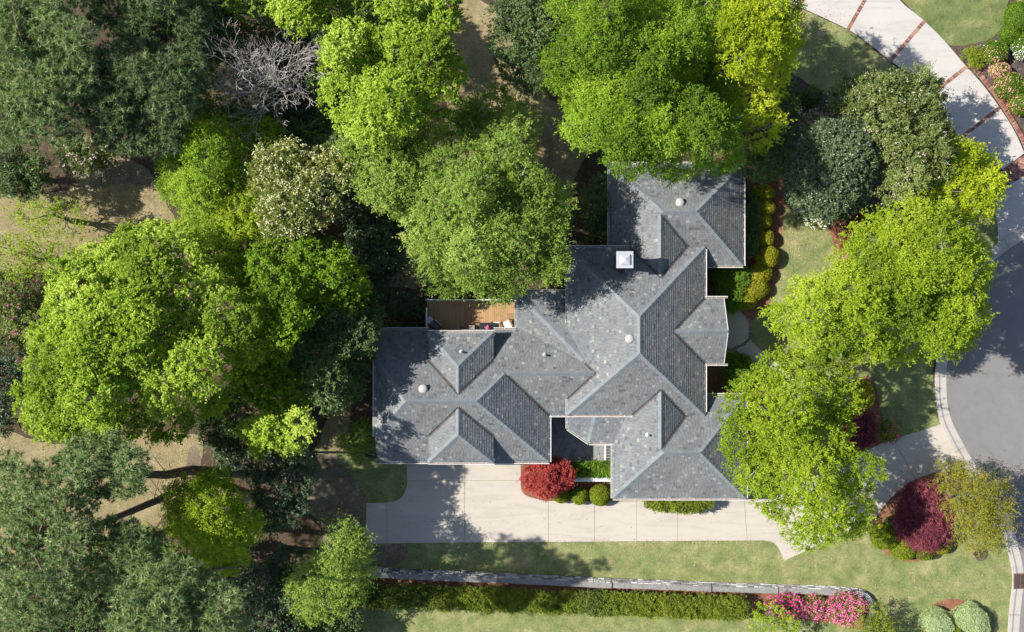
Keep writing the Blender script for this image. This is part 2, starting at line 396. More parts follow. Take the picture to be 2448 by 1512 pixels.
# driveway slabs
drive = smooth_open([(876,1203),(925,1202),(950,1196),(966,1182),(973,1160)], 5) + [(973,1100),(1245,1100)] + smooth_open([(1245,1160),(1256,1184),(1302,1198)], 6) + \
    [(1480,1199),(1790,1194),(1850,1188)] + smooth_open([(1900,1165),(2000,1110),(2120,1056),(2210,1028),(2256,1012)], 6) + [(2268,1040),(2288,1080),(2312,1120)] + \
    smooth_open([(2240,1128),(2180,1150),(2130,1190),(2100,1228),(2085,1245)], 6) + [(1925,1318),(1875,1341)] + smooth_open([(1862,1312),(1848,1297),(1826,1292)], 6) + [(1100,1297),(876,1300)]
drive_w = [(XU(u,0), YV(v,0)) for u, v in drive]
def line_uv(u0, v0, u1, v1):
    x0, y0, x1, y1 = XU(u0,0), YV(v0,0), XU(u1,0), YV(v1,0)
    a, b = -(y1-y0), (x1-x0); L = math.hypot(a, b); a /= L; b /= L
    return a, b, -(a*x0+b*y0)
def split(polys, ln, gap=0.012):
    out = []
    for p in polys:
        for s in (1, -1):
            q = clip_hp(p, s*ln[0], s*ln[1], s*ln[2]-gap)
            if len(q) > 2 and abs(area(q)) > 0.02: out.append(q)
    return out
cur = [drive_w]; vert = [(925,1250,925,1100),(1111,1250,1111,1100),(1311,1250,1311,1100),(1421,1250,1421,1100),(1522,1250,1522,1100),(1620,1250,1620,1100),(1786,1290,1776,1150),(1965,1310,1900,1160),(2095,1245,2020,1100),(2190,1150,2130,1040)]
for ln in vert: cur = split(cur, line_uv(*ln))
fin = []
for p in cur:
    cx = sum(q[0] for q in p)/len(p); cy = sum(q[1] for q in p)/len(p)
    mx = max(q[1] for q in p)
    fin += split([p], line_uv(900,1150,1300,1149)) if (XU(930,0) < cx < XU(1300,0)) else [p]
dw = tag(bpy.data.objects.new('driveway', None), kind='structure'); C.objects.link(dw)
for i, p in enumerate(fin):
    bm = bmesh.new(); add_prism(bm, p, -0.08, 0.034 + 0.003*((i*7) % 3))
    bmesh.ops.triangulate(bm, faces=[f for f in bm.faces if len(f.verts) > 4])
    bm_obj('concrete_slab', bm, M['drive'], dw)
# pale entrance drive with brick bands
outer = smooth_open([(2135,-50),(2150,0),(2206,48),(2255,96),(2310,160),(2350,205),(2392,262),(2425,315),(2449,368),(2480,440)], 8)
inner = smooth_open([(1760,-60),(1875,0),(1912,17),(2027,71),(2080,107),(2129,146),(2180,180),(2220,200),(2240,213)], 8)
bands = [((1922,-6),(1905,22)), ((2070,-4),(2025,75)), ((2211,50),(2126,148)), ((2311,160),(2240,216)), ((2390,258),(2290,335))]
wd = tag(bpy.data.objects.new('entrance_drive', None), kind='structure'); C.objects.link(wd)
ring = outer[:-1] + [(2449,366),(2396,406)] + [(2300,338),(2290,331),(2244,264),(2246,216)] + inner[::-1]
cur = [[(XU(u,0), YV(v,0)) for u, v in ring]]
for (a, b) in bands:
    ln = line_uv(a[0], a[1], b[0], b[1])
    out = []
    for p in cur:
        for s in (1, -1):
            q = clip_hp(p, s*ln[0], s*ln[1], s*ln[2]-0.135)
            if len(q) > 2 and abs(area(q)) > 0.05: out.append(q)
    cur = out
for i, p in enumerate(cur):
    bm = bmesh.new(); add_prism(bm, p, -0.08, 0.036); bmesh.ops.triangulate(bm, faces=[f for f in bm.faces if len(f.verts) > 4])
    bm_obj('concrete_slab', bm, M['white_drive'], wd)
apron = [(2403,449),(2449,420),(2520,380),(2560,500),(2449,541),(2412,566),(2381,602)] + smooth_open([(2386,570),(2384,535),(2376,498),(2385,468)], 5)
bm = bmesh.new(); add_prism(bm, [(XU(u,0), YV(v,0)) for u, v in apron], -0.08, 0.034); bmesh.ops.triangulate(bm, faces=[f for f in bm.faces if len(f.verts) > 4])
bm_obj('concrete_slab', bm, M['white_drive'], wd)
# single bricks, a handful of shared meshes
BR = []
rg = random.Random(4)
for i in range(10):
    bm = bmesh.new(); add_box(bm, -0.5, 0.5, -0.5, 0.5, -0.06, 0.0)
    bmesh.ops.bevel(bm, geom=[e for e in bm.edges if e.verts[0].co.z > -0.01 and e.verts[1].co.z > -0.01], offset=0.05, segments=1, affect='EDGES')
    me = bpy.data.meshes.new('brick'); bm.to_mesh(me); bm.free(); me.materials.append(M['brick'])
    a = me.attributes.new('tint', 'FLOAT', 'FACE'); a.data.foreach_set('value', np.full(len(me.polygons), i/9.0, dtype=np.float32)); BR.append(me)
def brick(x, y, z, ax, l, w, parent):
    o = bpy.data.objects.new('brick', rg.choice(BR)); C.objects.link(o); o.parent = parent
    o.location = (x, y, z + rg.uniform(-0.003, 0.003)); o.rotation_euler = (rg.uniform(-.01,.01), rg.uniform(-.01,.01), ax + rg.uniform(-.02,.02)); o.scale = (l, w, 1)
    return o
def band(a, b, parent, width=0.25, pitch=0.115, z=0.04):
    p, q = P(*a), P(*b); d = q-p; n = int(d.length/pitch); ax = atan2(d.y, d.x)
    for i in range(n):
        c = p + d*((i+0.5)/n); brick(c.x, c.y, z, ax+pi/2, width, pitch*0.88, parent)
    bm = bmesh.new(); add_obox(bm, (p+q)/2, ax, d.length, width+0.02, -0.05, 0.022); bm_obj('mortar_bed', bm, M['mortar'], parent)
for a, b in bands: band(a, b, wd)
band((2244,262), (2292,334), wd, 0.22)
# herringbone apron
hb0 = P(2396,407); hb1 = P(2449,371); hb2 = P(2404,447)
hx = (hb1-hb0); hy = (hb2-hb0)
par = [(hb0.x,hb0.y),(hb1.x+hx.x*0.8,hb1.y+hx.y*0.8),(hb2.x+hx.x*1.75,hb2.y+hx.y*1.75),(hb2.x,hb2.y)]
bm = bmesh.new(); add_prism(bm, par, -0.05, 0.02); bm_obj('mortar_bed', bm, M['mortar'], wd)
ax0 = atan2(hx.y, hx.x) + pi/4; W_ = 0.125; cnt = 0
def inside(pt, poly):
    r = False; n = len(poly)
    for i in range(n):
        x0, y0 = poly[i]; x1, y1 = poly[(i+1) % n]
        if (y0 > pt[1]) != (y1 > pt[1]) and pt[0] < (x1-x0)*(pt[1]-y0)/(y1-y0)+x0: r = not r
    return r
for i in range(-30, 31):
    for j in range(-30, 31):
        if (i + j) % 4 == 0: lx, ly = (i+1.0, j+0.5); hor = True
        elif (i + j) % 4 == 2: lx, ly = (i+0.5, j+1.0); hor = False
        else: continue
        # herringbone on a 4-step lattice
        gx, gy = lx*W_, ly*W_
        x = hb0.x + gx*cos(ax0) - gy*sin(ax0); y = hb0.y + gx*sin(ax0) + gy*cos(ax0)
        if inside((x, y), par): brick(x, y, 0.038, ax0 if hor else ax0+pi/2, 2*W_*0.93, W_*0.86, wd)
# brick edging of the flower bed
eb = tag(thing('brick_edging', 'curved low red brick edging between pale drive and flower bed', 'edging', P(2380,235)), group=None)
pts = smooth_open([(2322,155),(2340,178),(2362,205),(2388,240),(2412,278),(2436,318),(2452,352),(2475,410)], 10)
pw = [P(u, v) for u, v in pts]; acc = 0.0; step = 0.115
for i in range(len(pw)-1):
    d = pw[i+1]-pw[i]; L = d.length; ax = atan2(d.y, d.x)
    while acc < L:
        c = pw[i] + d*(acc/L); o = brick(c.x-eb.location.x, c.y-eb.location.y, 0.16, ax+pi/2, 0.30, step*0.87, eb); acc += step
    acc -= L
bm = bmesh.new()
for i in range(len(pw)-1):
    c = (pw[i]+pw[i+1])/2; d = pw[i+1]-pw[i]; add_obox(bm, c, atan2(d.y, d.x), d.length*1.02, 0.28, -0.05, 0.12)
bm_obj('mortar_core', bm, M['mortar'], eb)
# road
road_edge = smooth_open([(2560,500),(2448,571),(2400,603),(2359,641),(2318,700),(2285,770),(2265,860),(2262,940),(2272,1000),(2300,1058),(2337,1122),(2380,1180),(2415,1245),(2434,1310),(2445,1360),(2446,1400),(2440,1450),(2434,1530),(2426,1700)], 6)
rd = [(XU(u,0), YV(v,0)) for u, v in road_edge]
bm = bmesh.new(); vs = [bm.verts.new((x, y, 0.016)) for x, y in rd + [(90, rd[-1][1]-10), (90, rd[0][1]+8)]]
f = bm.faces.new(vs); f.normal_update()
if f.normal.z < 0: f.normal_flip()
bmesh.ops.triangulate(bm, faces=bm.faces[:]); tag(bm_obj('road', bm, M['asphalt']), kind='structure')
# curb and gutter, one object per poured length
cb = tag(bpy.data.objects.new('curb', None), kind='structure'); C.objects.link(cb)
pw = [Vector((x, y, 0)) for x, y in rd]; L = 0; seg = [pw[0]]; segs = []
for i in range(1, len(pw)):
    seg.append(pw[i]); L += (pw[i]-pw[i-1]).length
    if L > 2.6: segs.append(seg); seg = [pw[i]]; L = 0
if len(seg) > 1: segs.append(seg)
def offs(path, k, dist):
    a = path[max(k-1, 0)]; b = path[min(k+1, len(path)-1)]; t = (b-a).normalized(); return path[k] + Vector((t.y, -t.x, 0))*dist
allp = pw
for s in segs:
    bm = bmesh.new(); i0 = allp.index(s[0]); rows = []
    for j in range(len(s)):
        k = i0 + j; p = allp[k]
        sh = 0.006 if j == 0 else 0.0
        rows.append([(offs(allp, k, d), z) for d, z in ((-0.03,0.0),(-0.02,0.026),(0.42,0.040),(0.56,0.105),(0.80,0.11),(0.82,-0.02))])
    vr = [[bm.verts.new((q.x, q.y, z)) for q, z in r] for r in rows]
    for a, b in zip(vr[:-1], vr[1:]):
        for k in range(5): bm.faces.new((a[k], a[k+1], b[k+1], b[k]))
    # tooled joint between pours: pull the ends in by 1 cm
    for end, inn in ((0, 1), (-1, -2)):
        for k in range(6):
            d = Vector(vr[inn][k].co) - Vector(vr[end][k].co)
            if d.length > 1e-6: vr[end][k].co = Vector(vr[end][k].co) + d.normalized()*0.012
    bmesh.ops.recalc_face_normals(bm, faces=bm.faces[:])
    o = bm_obj('curb_stone', bm, M['curb'], cb)
    for p_ in o.data.polygons:
        if o.data.polygons and p_.normal.z < -0.2: p_.flip()
# courtyard of irregular bluestone, cut by random lines
cy = tag(bpy.data.objects.new('courtyard_paving', None), kind='structure'); C.objects.link(cy)
rg = random.Random(11)
cur = [[(XU(u,0), YV(v,0)) for u, v in ((1290,960),(1475,960),(1475,1108),(1372,1108),(1290,1100))]]
for n in range(60):
    cur.sort(key=lambda p: -abs(area(p))); p = cur.pop(0)
    cx = sum(q[0] for q in p)/len(p)+rg.uniform(-.15,.15); cyy = sum(q[1] for q in p)/len(p)+rg.uniform(-.15,.15)
    ext = (max(q[0] for q in p)-min(q[0] for q in p)) - (max(q[1] for q in p)-min(q[1] for q in p))
    th = (0 if ext > 0 else pi/2) + rg.uniform(-0.5, 0.5); a, b = cos(th), sin(th)
    for s in (1, -1):
        q = clip_hp(p, s*a, s*b, -s*(a*cx+b*cyy)-0.009)
        if len(q) > 2: cur.append(q)
for p in cur:
    bm = bmesh.new(); add_prism(bm, p, -0.04, 0.028+rg.uniform(0,0.006)); bm_obj('flagstone', bm, M['flag'], cy)
# octagonal landing and walk by the front door
wk = tag(bpy.data.objects.new('front_walk', None), kind='structure'); C.objects.link(wk)
def slab(uv, name, mat, z=0.03):
    bm = bmesh.new(); add_prism(bm, [(XU(u,0), YV(v,0)) for u, v in uv], -0.05, z); return bm_obj(name, bm, M[mat], wk)
slab([(1700,738),(1768,742),(1789,768),(1790,806),(1776,822),(1748,833),(1700,833)], 'concrete_slab', 'drive')
slab([(1780,826),(1796,812),(1850,862),(1900,905),(1886,925),(1838,890),(1756,836)], 'concrete_slab', 'drive', 0.026)
for a, b in (((1768,740),(1793,768)), ((1793,768),(1794,808)), ((1754,838),(1795,810)), ((1797,815),(1852,864))):
    band(a, b, wk, 0.16, 0.13, 0.036)
# ------------------------------------------------------------------ the house: roof as the envelope of hipped solids
BIG = 60.0
class Plane:
    __slots__ = ('A', 'B', 'C', 'd', 'e0', 'p')
def pl(side, c_e, he, c_r, hr, dz=0.0):
    """plane through a level eave and a level ridge given as plan coordinates at their heights"""
    q = Plane()
    if side in 'WE': e, r = XU(c_e, he), XU(c_r, hr)
    else: e, r = YV(c_e, he), YV(c_r, hr)
    g = (hr-he)/(r-e)
    if side in 'WE': q.A, q.B, q.C = g, 0.0, he - g*e + dz
    else: q.A, q.B, q.C = 0.0, g, he - g*e + dz
    gl = math.hypot(q.A, q.B); q.d = (-q.A/gl, -q.B/gl); q.p = gl   # downhill direction, pitch
    q.e0 = e
    return q
def pl_pts(p1, p2, p3, dz=0.0):
    n = (p2-p1).cross(p3-p1); q = Plane(); q.A = -n.x/n.z; q.B = -n.y/n.z; q.C = p1.z - q.A*p1.x - q.B*p1.y + dz
    gl = math.hypot(q.A, q.B); q.d = (-q.A/gl, -q.B/gl); q.p = gl; q.e0 = 0; return q
def zz(q, x, y): return q.A*x + q.B*y + q.C
def T(h): return 2.92+(h-3.75)*1.2     # heights over the lawn
SOL = {}
heW, hrW = T(3.8), T(6.3)
Wn = pl('N',788,heW,960,hrW); Ws = pl('S',1105,heW,960,hrW); We = pl('E',1313,heW,1140,hrW); Ww = pl('W',896,T(4.9),970,hrW)
def limx(u, h, s): return (s, 0.0, -s*XU(u, h))            # s=+1 keeps x >= , -1 keeps x <=
def limy(v, h, s): return (0.0, s, -s*YV(v, h))            # s=+1 keeps y >= (north of), -1 south of
eaves = lambda w, e, n, s, h: [x for x in (limx(w,h,1) if w else None, limx(e,h,-1) if e else None, limy(n,h,-1) if n else None, limy(s,h,1) if s else None) if x]
SOL['west'] = ([Wn, Ws, We, Ww], eaves(None,1313,788,1105,heW) + [limx(896,T(4.9),1)] )
# below the clipped gable the side slopes stop at the rake
Xn = pl('N',788,heW,960,hrW,-0.004); Xs = pl('S',993,heW,893,T(5.35))
SOL['link'] = ([Xn, Xs], eaves(1170,1470,788,993,heW))
Yw = pl('W',1235,T(3.7),1425,T(5.2)); Yn = pl('N',697,T(3.7),890,T(5.2)); Ys = pl('S',993,heW,893,T(5.35),-0.02)
SOL['porch'] = ([Yw, Yn, Ys], eaves(1235,1470,697,None,T(3.7)) + [limy(960,T(4.4),1)])
heA, hrA = T(4.4), T(6.8)
Aw = pl('W',1357,heA,1530,hrA); Ae = pl('E',1685,heA,1530,hrA); An = pl('N',592,heA,757,hrA); As = pl('S',993,heA,845,hrA)
SOL['main'] = ([Aw, Ae, An, As], eaves(1357,1685,592,993,heA))
heB, hrB = T(3.7), T(5.55)
Bw = pl('W',1457,heB,1586,hrB); Be = pl('E',1777,heB,1666,hrB); Bn = pl('N',392,heB,506,hrB); Bs = pl('S',636,heB,506,hrB)
SOL['north'] = ([Bw, Be, Bn, Bs], eaves(1457,1777,392,636,heB))
Cw = pl('W',1457,heB,1586,hrB,-0.004)
xr = XU(1580,T(5.5)); zr = zz(Cw, xr, 0); Ce = Plane(); Ce.A = -Cw.A; Ce.B = 0; Ce.C = zr + Cw.A*xr; Ce.d = (1.0, 0.0); Ce.p = Cw.p; Ce.e0 = 0
SOL['northlink'] = ([Cw, Ce], [limx(1457,heB,1), limx(1690,heB,-1), limy(512,T(5.5),-1), limy(720,T(5.5),1)])
hrD = T(5.48)
Dw = pl('W',1465,heB,1587,hrD); De = pl('E',1783,heB,1675,hrD); Dn = pl('N',945,heB,1083,hrD); Ds = pl('S',1192,heB,1083,hrD)
SOL['south'] = ([Dw, De, Dn, Ds], eaves(1465,1783,945,1192,heB))
Ew = pl('W',1465,heB,1587,hrD,-0.004); xr = XU(1581,T(5.45)); zr = zz(Ew, xr, 0); Ee = Plane(); Ee.A = -Ew.A; Ee.B = 0; Ee.C = zr + Ew.A*xr; Ee.d = (1.0,0.0); Ee.p = Ew.p; Ee.e0 = 0
SOL['southlink'] = ([Ew, Ee], [limx(1465,heB,1), limx(1690,heB,-1), limy(860,T(5.4),-1), limy(1076,T(5.4),1)])
Fs = pl('S',1060,T(3.7),997,T(4.15)); f1, f2 = P(1357,1025,T(3.7)), P(1408,1060,T(3.7)); f3 = P(1424,997,T(4.15))
Fw = pl_pts(f1, f2, f3)
SOL['entry'] = ([Fs, Fw], [limx(1357,T(3.7),1), limx(1540,T(3.7),-1), limy(985,T(3.7),-1), limy(1060,T(3.7),1),
                          (lambda n: (n[0], n[1], -(n[0]*f1.x+n[1]*f1.y)))((-Fw.d[0], -Fw.d[1]))])
Gn = pl('N',713,T(4.4),793,T(5.58)); Gs = pl('S',870,T(4.4),793,T(5.58))
SOL['porchgable'] = ([Gn, Gs], [limx(1590,T(5.5),1), (-1.0,0.0,XU(1740,T(5.58))), limy(713,T(4.4),-1), limy(870,T(4.4),1)])
hd, hdr = T(4.9), T(6.05)
D1 = [pl('W',1025,hd,1096,hdr), pl('E',1180,hd,1096,hdr), pl('N',795,hd,875,hdr)]
SOL['dormer'] = (D1, [limx(1025,hd,1), limx(1180,hd,-1), limy(795,hd,-1), limy(975,T(6.2),1)])
D2 = [pl('W',1025,hd,1096,hdr), pl('E',1180,hd,1096,hdr), pl('S',1106,hd,1040,hdr)]
SOL['dormersouth'] = (D2, [limx(1025,hd,1), limx(1180,hd,-1), limy(1106,hd,1), limy(945,T(6.2),-1)])
# every plane's own cell (convex) and the convex regions where another solid stands higher
cells = {}
sq = [(-BIG,-BIG),(BIG,-BIG),(BIG,BIG),(-BIG,BIG)]
for s, (pls, lim) in SOL.items():
    for i, q in enumerate(pls):
        hps = list(lim) + [(r.A-q.A, r.B-q.B, r.C-q.C) for j, r in enumerate(pls) if j != i]
        if s == 'west' and q in (Wn, Ws): hps.append(limx(903, heW, 1)) if False else None
        poly = sq
        for h in hps:
            poly = clip_hp(poly, *h)
            if len(poly) < 3: break
        if len(poly) >= 3 and abs(area(poly)) > 1e-3: cells[(s, i)] = (poly, hps)
over = {}
for (s, i), (poly, hps) in cells.items():
    q = SOL[s][0][i]; lst = []
    for t, (pls, lim) in SOL.items():
        if t == s: continue
        h2 = list(lim) + [(r.A-q.A, r.B-q.B, r.C-q.C) for r in pls]
        p2 = poly
        for h in h2:
            p2 = clip_hp(p2, *h)
            if len(p2) < 3: break
        if len(p2) >= 3 and abs(area(p2)) > 1e-3:
            lst.append((h2, min(a[0] for a in p2), max(a[0] for a in p2), min(a[1] for a in p2), max(a[1] for a in p2)))
    over[(s, i)] = lst
def minus(poly, lst):
    pieces = [poly]
    for h2, x0, x1, y0, y1 in lst:
        out = []
        for p in pieces:
            xs = [a[0] for a in p]; ys = [a[1] for a in p]
            if max(xs) < x0 or min(xs) > x1 or max(ys) < y0 or min(ys) > y1: out.append(p); continue
            rem = p; got = []
            for (a, b, c) in h2:
                o_ = clip_hp(rem, -a, -b, -c)
                if len(o_) > 2 and abs(area(o_)) > 2e-6: got.append(o_)
                rem = clip_hp(rem, a, b, c)
                if len(rem) < 3 or abs(area(rem)) < 2e-6: rem = None; break
            if rem is None: out.append(p)
            else: out += got
        pieces = out
        if not pieces: break
    return pieces
hb = P(1400, 900, 0)
house = thing('house', 'large house with grey shingled hip roofs, dormers and white gutters', 'house', (hb.x, hb.y, 0))
HB = Vector((hb.x, hb.y, 0))
# sheathing under the shingles
dv, df = [], []
for key, (poly, hps) in cells.items():
    q = SOL[key[0]][0][key[1]]
    for p in minus(poly, over[key]):
        b0 = len(dv)
        if area(p) < 0: p = p[::-1]
        dv += [(x-HB.x, y-HB.y, zz(q, x, y)-0.004) for x, y in p]; df.append(list(range(b0, b0+len(p))))
        b0 = len(dv); dv += [(x-HB.x, y-HB.y, zz(q, x, y)-0.16) for x, y in p]; df.append(list(range(b0, b0+len(p)))[::-1])
me = bpy.data.meshes.new('roof'); me.from_pydata(dv, [], df)
roof = link('roof', me, house, M['deck_sheath'])
# shingles
rg = random.Random(21)
EX, SW = 0.172, 0.245
allsh = []     # (area, z, plane key, quad or clipped polygon, row frame, tint, whole)
for key, (poly, hps) in cells.items():
    q = SOL[key[0]][0][key[1]]; dx, dy = q.d; ax, ay = -dy, dx
    ts = [a[0]*dx+a[1]*dy for a in poly]; ss = [a[0]*ax+a[1]*ay for a in poly]
    ex = EX*(1.0/math.sqrt(1+q.p*q.p))*1.09
    tmax = max(ts); row = 0; t = tmax
    while t > min(ts):
        s0 = min(ss) - SW*1.0 - (0.5*SW if row % 2 else 0) - rg.uniform(0, 0.04)
        while s0 < max(ss):
            w = SW*rg.choice((0.86, 1.0, 1.0, 1.0, 1.12)); g = 0.0065
            quad = [(dx*tt+ax*s_, dy*tt+ay*s_) for tt, s_ in ((t, s0+g), (t, s0+w-g), (t-ex, s0+w-g), (t-ex, s0+g))]
            s0 += w
            p = quad; whole = True
            for h in hps:
                vals = [h[0]*a[0]+h[1]*a[1]+h[2] for a in p]
                if min(vals) >= 0: continue
                whole = False
                if max(vals) <= 0: p = []; break
                p = clip_hp(p, *h)
                if len(p) < 3: p = []; break
            if not p: continue
            pcs = minus(p, over[key])
            if len(pcs) != 1 or pcs[0] is not p: whole = False
            r = rg.random()
            tint = rg.uniform(0.0,0.2) if r < 0.09 else (rg.uniform(0.86,1.0) if r > 0.945 else rg.uniform(0.3,0.78))
            lift = rg.uniform(0.017, 0.031)
            for pc in pcs:
                if abs(area(pc)) < 2e-4: continue
                allsh.append((zz(q, *pc[0]) if whole else -1, key, pc, t, ex, lift, tint))
        t -= ex; row += 1
order = sorted([k for k in range(len(allsh)) if allsh[k][0] > 0], key=lambda k: -allsh[k][0])
single = set(order[:300])
def shingle_geo(sh, o):
    _, key, pc, t, ex, lift, tint = sh; q = SOL[key[0]][0][key[1]]; dx, dy = q.d
    if area(pc) < 0: pc = pc[::-1]
    top, low = [], []
    for x, y in pc:
        f = min(1, max(0, (t-(x*dx+y*dy))/ex)); z = zz(q, x, y)
        top.append((x-o[0], y-o[1], z+lift*(1-f)+0.003-o[2])); low.append((x-o[0], y-o[1], z-0.003-o[2]))
    return top, low
sv, sf, stn = [], [], []; shared = {}
for k, sh in enumerate(allsh):
    if k in single:
        q = SOL[sh[1][0]][0][sh[1][1]]; x0, y0 = sh[2][0]; z0 = zz(q, x0, y0)
        wq = round(math.dist(sh[2][0], sh[2][1]), 3)
        ck = (sh[1], wq, int(sh[6]*8))
        if ck not in shared:
            top, low = shingle_geo(sh, (x0, y0, z0)); n = len(top)
            me = bpy.data.meshes.new('shingle')
            me.from_pydata(top+low, [], [list(range(n))] + [[i, n+i, n+(i+1) % n, (i+1) % n] for i in range(n)]); me.materials.append(M['shingle'])
            a = me.attributes.new('tint', 'FLOAT', 'FACE'); a.data.foreach_set('value', np.full(len(me.polygons), sh[6], dtype=np.float32)); shared[ck] = me
        o = bpy.data.objects.new('shingle', shared[ck]); C.objects.link(o); o.parent = roof; o.location = (x0-HB.x, y0-HB.y, z0)
        continue
    top, low = shingle_geo(sh, HB); n = len(top); b0 = len(sv); sv += top+low
    sf.append(list(range(b0, b0+n))); stn.append(sh[6])
    for i in range(n): sf.append([b0+i, b0+n+i, b0+n+(i+1) % n, b0+(i+1) % n]); stn.append(sh[6])
me = bpy.data.meshes.new('shingle_field'); me.from_pydata(sv, [], sf)
a = me.attributes.new('tint', 'FLOAT', 'FACE'); a.data.foreach_set('value', np.array(stn, dtype=np.float32))
tag(link('shingle_field', me, roof, M['shingle']), kind='stuff')
# creases: hips and ridges get cap shingles, valleys dark metal
def seg_on(q, r, polys, lsts, s, t):
    a, b, c = q.A-r.A, q.B-r.B, q.C-r.C; n = math.hypot(a, b)
    if n < 1e-6: return []
    x0, y0 = -a*c/n/n, -b*c/n/n; ux, uy = -b/n, a/n; lo, hi = -200.0, 200.0
    for hps in polys:
        for (ha, hb_, hc) in hps:
            v0 = ha*x0+hb_*y0+hc+1e-4; dv_ = ha*ux+hb_*uy
            if abs(dv_) < 1e-6:
                if v0 < -1e-3: return []
                continue
            tt = -v0/dv_
            if dv_ > 0: lo = max(lo, tt)
            else: hi = min(hi, tt)
    if hi-lo < 0.05: return []
    iv = [(lo, hi)]
    for T, (pls, lim) in SOL.items():
        if T in (s, t): continue
        l2, h2 = lo, hi; ok = True
        for (ha, hb_, hc) in list(lim) + [(k.A-q.A, k.B-q.B, k.C-q.C+(0.02 if s == t else 0.0)) for k in pls]:
            v0 = ha*x0+hb_*y0+hc; dv_ = ha*ux+hb_*uy
            if abs(dv_) < 1e-6:
                if v0 <= 1e-6: ok = False; break
                continue
            tt = -v0/dv_
            if dv_ > 0: l2 = max(l2, tt)
            else: h2 = min(h2, tt)
        if not ok or h2-l2 < 1e-4: continue
        nv = []
        for (m0, m1) in iv:
            if h2 <= m0 or l2 >= m1: nv.append((m0, m1)); continue
            if l2 > m0: nv.append((m0, l2))
            if h2 < m1: nv.append((h2, m1))
        iv = nv
    return [((x0+ux*m0, y0+uy*m0), (x0+ux*m1, y0+uy*m1)) for m0, m1 in iv if m1-m0 > 0.12]
ridges, valleys = [], []
keys = list(cells)
for ia in range(len(keys)):
    for ib in range(ia+1, len(keys)):
        (s, i), (t, j) = keys[ia], keys[ib]; q, r = SOL[s][0][i], SOL[t][0][j]
        if s != t and abs(q.A-r.A)+abs(q.B-r.B) < 0.12: continue
        ha = [h for h in cells[keys[ia]][1]]; hb2 = [h for h in cells[keys[ib]][1]]
        if s == t:
            for sg in seg_on(q, r, [ha], None, s, t): ridges.append((sg, q, r))
        else:
            for sg in seg_on(q, r, [ha, hb2], None, s, t): valleys.append((sg, q, r, s, t))
caps = 0; cv, cf = [], []
def side_dir(q, ux, uy, sgn):
    nx, ny = -uy*sgn, ux*sgn; v = Vector((nx, ny, q.A*nx+q.B*ny)); return v.normalized()
ridges.sort(key=lambda rr: -max(zz(rr[1], *rr[0][0]), zz(rr[1], *rr[0][1])))
for (p0, p1), q, r in ridges:
    z0, z1 = zz(q, *p0), zz(q, *p1)
    if z1 < z0: p0, p1, z0, z1 = p1, p0, z1, z0      # from low to high
    a, b = Vector((*p0, z0)), Vector((*p1, z1)); d = b-a; L = d.length; n = max(1, int(round(L/0.34))); pitch = L/n; dn = d.normalized()
    ux, uy = Vector((d.x, d.y)).normalized()
    # which plane lies on which side
    mid = (a+b)/2; tx, ty = mid.x-uy*0.3, mid.y+ux*0.3
    qa, ra = (q, r) if zz(q, tx, ty) < zz(r, tx, ty) else (r, q)
    d1, d2 = side_dir(qa, ux, uy, 1), side_dir(ra, ux, uy, -1); up = Vector((0,0,1)); WD = 0.235
    def sect(off, lift):
        c = dn*off
        return [c+d1*WD+up*(lift*0.75), c+d1*WD*0.45+up*(lift+0.012), c+up*(lift+0.026), c+d2*WD*0.45+up*(lift+0.012), c+d2*WD+up*(lift*0.75)]
    V = sect(0, 0.042) + sect(pitch*1.12, 0.020) + [v-up*0.055 for v in sect(0, 0.042)]
    F = [[k, k+1, 5+k+1, 5+k] for k in range(4)] + [[10+k, 10+k+1, k+1, k] for k in range(4)] + [[0,5,10],[4,14,9]]
    me = None
    for k in range(n):
        o = a+dn*(pitch*k)
        if caps < 300:
            if me is None:
                me = bpy.data.meshes.new('ridge_cap'); me.from_pydata([tuple(v) for v in V], [], F); me.materials.append(M['cap'])
            ob = bpy.data.objects.new('ridge_cap', me); C.objects.link(ob); ob.parent = roof; ob.location = o-HB; caps += 1
        else:
            b0 = len(cv); cv += [tuple(v+o-HB) for v in V]; cf += [[b0+w for w in f] for f in F]
if cf:
    me = bpy.data.meshes.new('ridge_cap_run'); me.from_pydata(cv, [], cf); tag(link('ridge_cap_run', me, roof, M['cap']), kind='stuff')
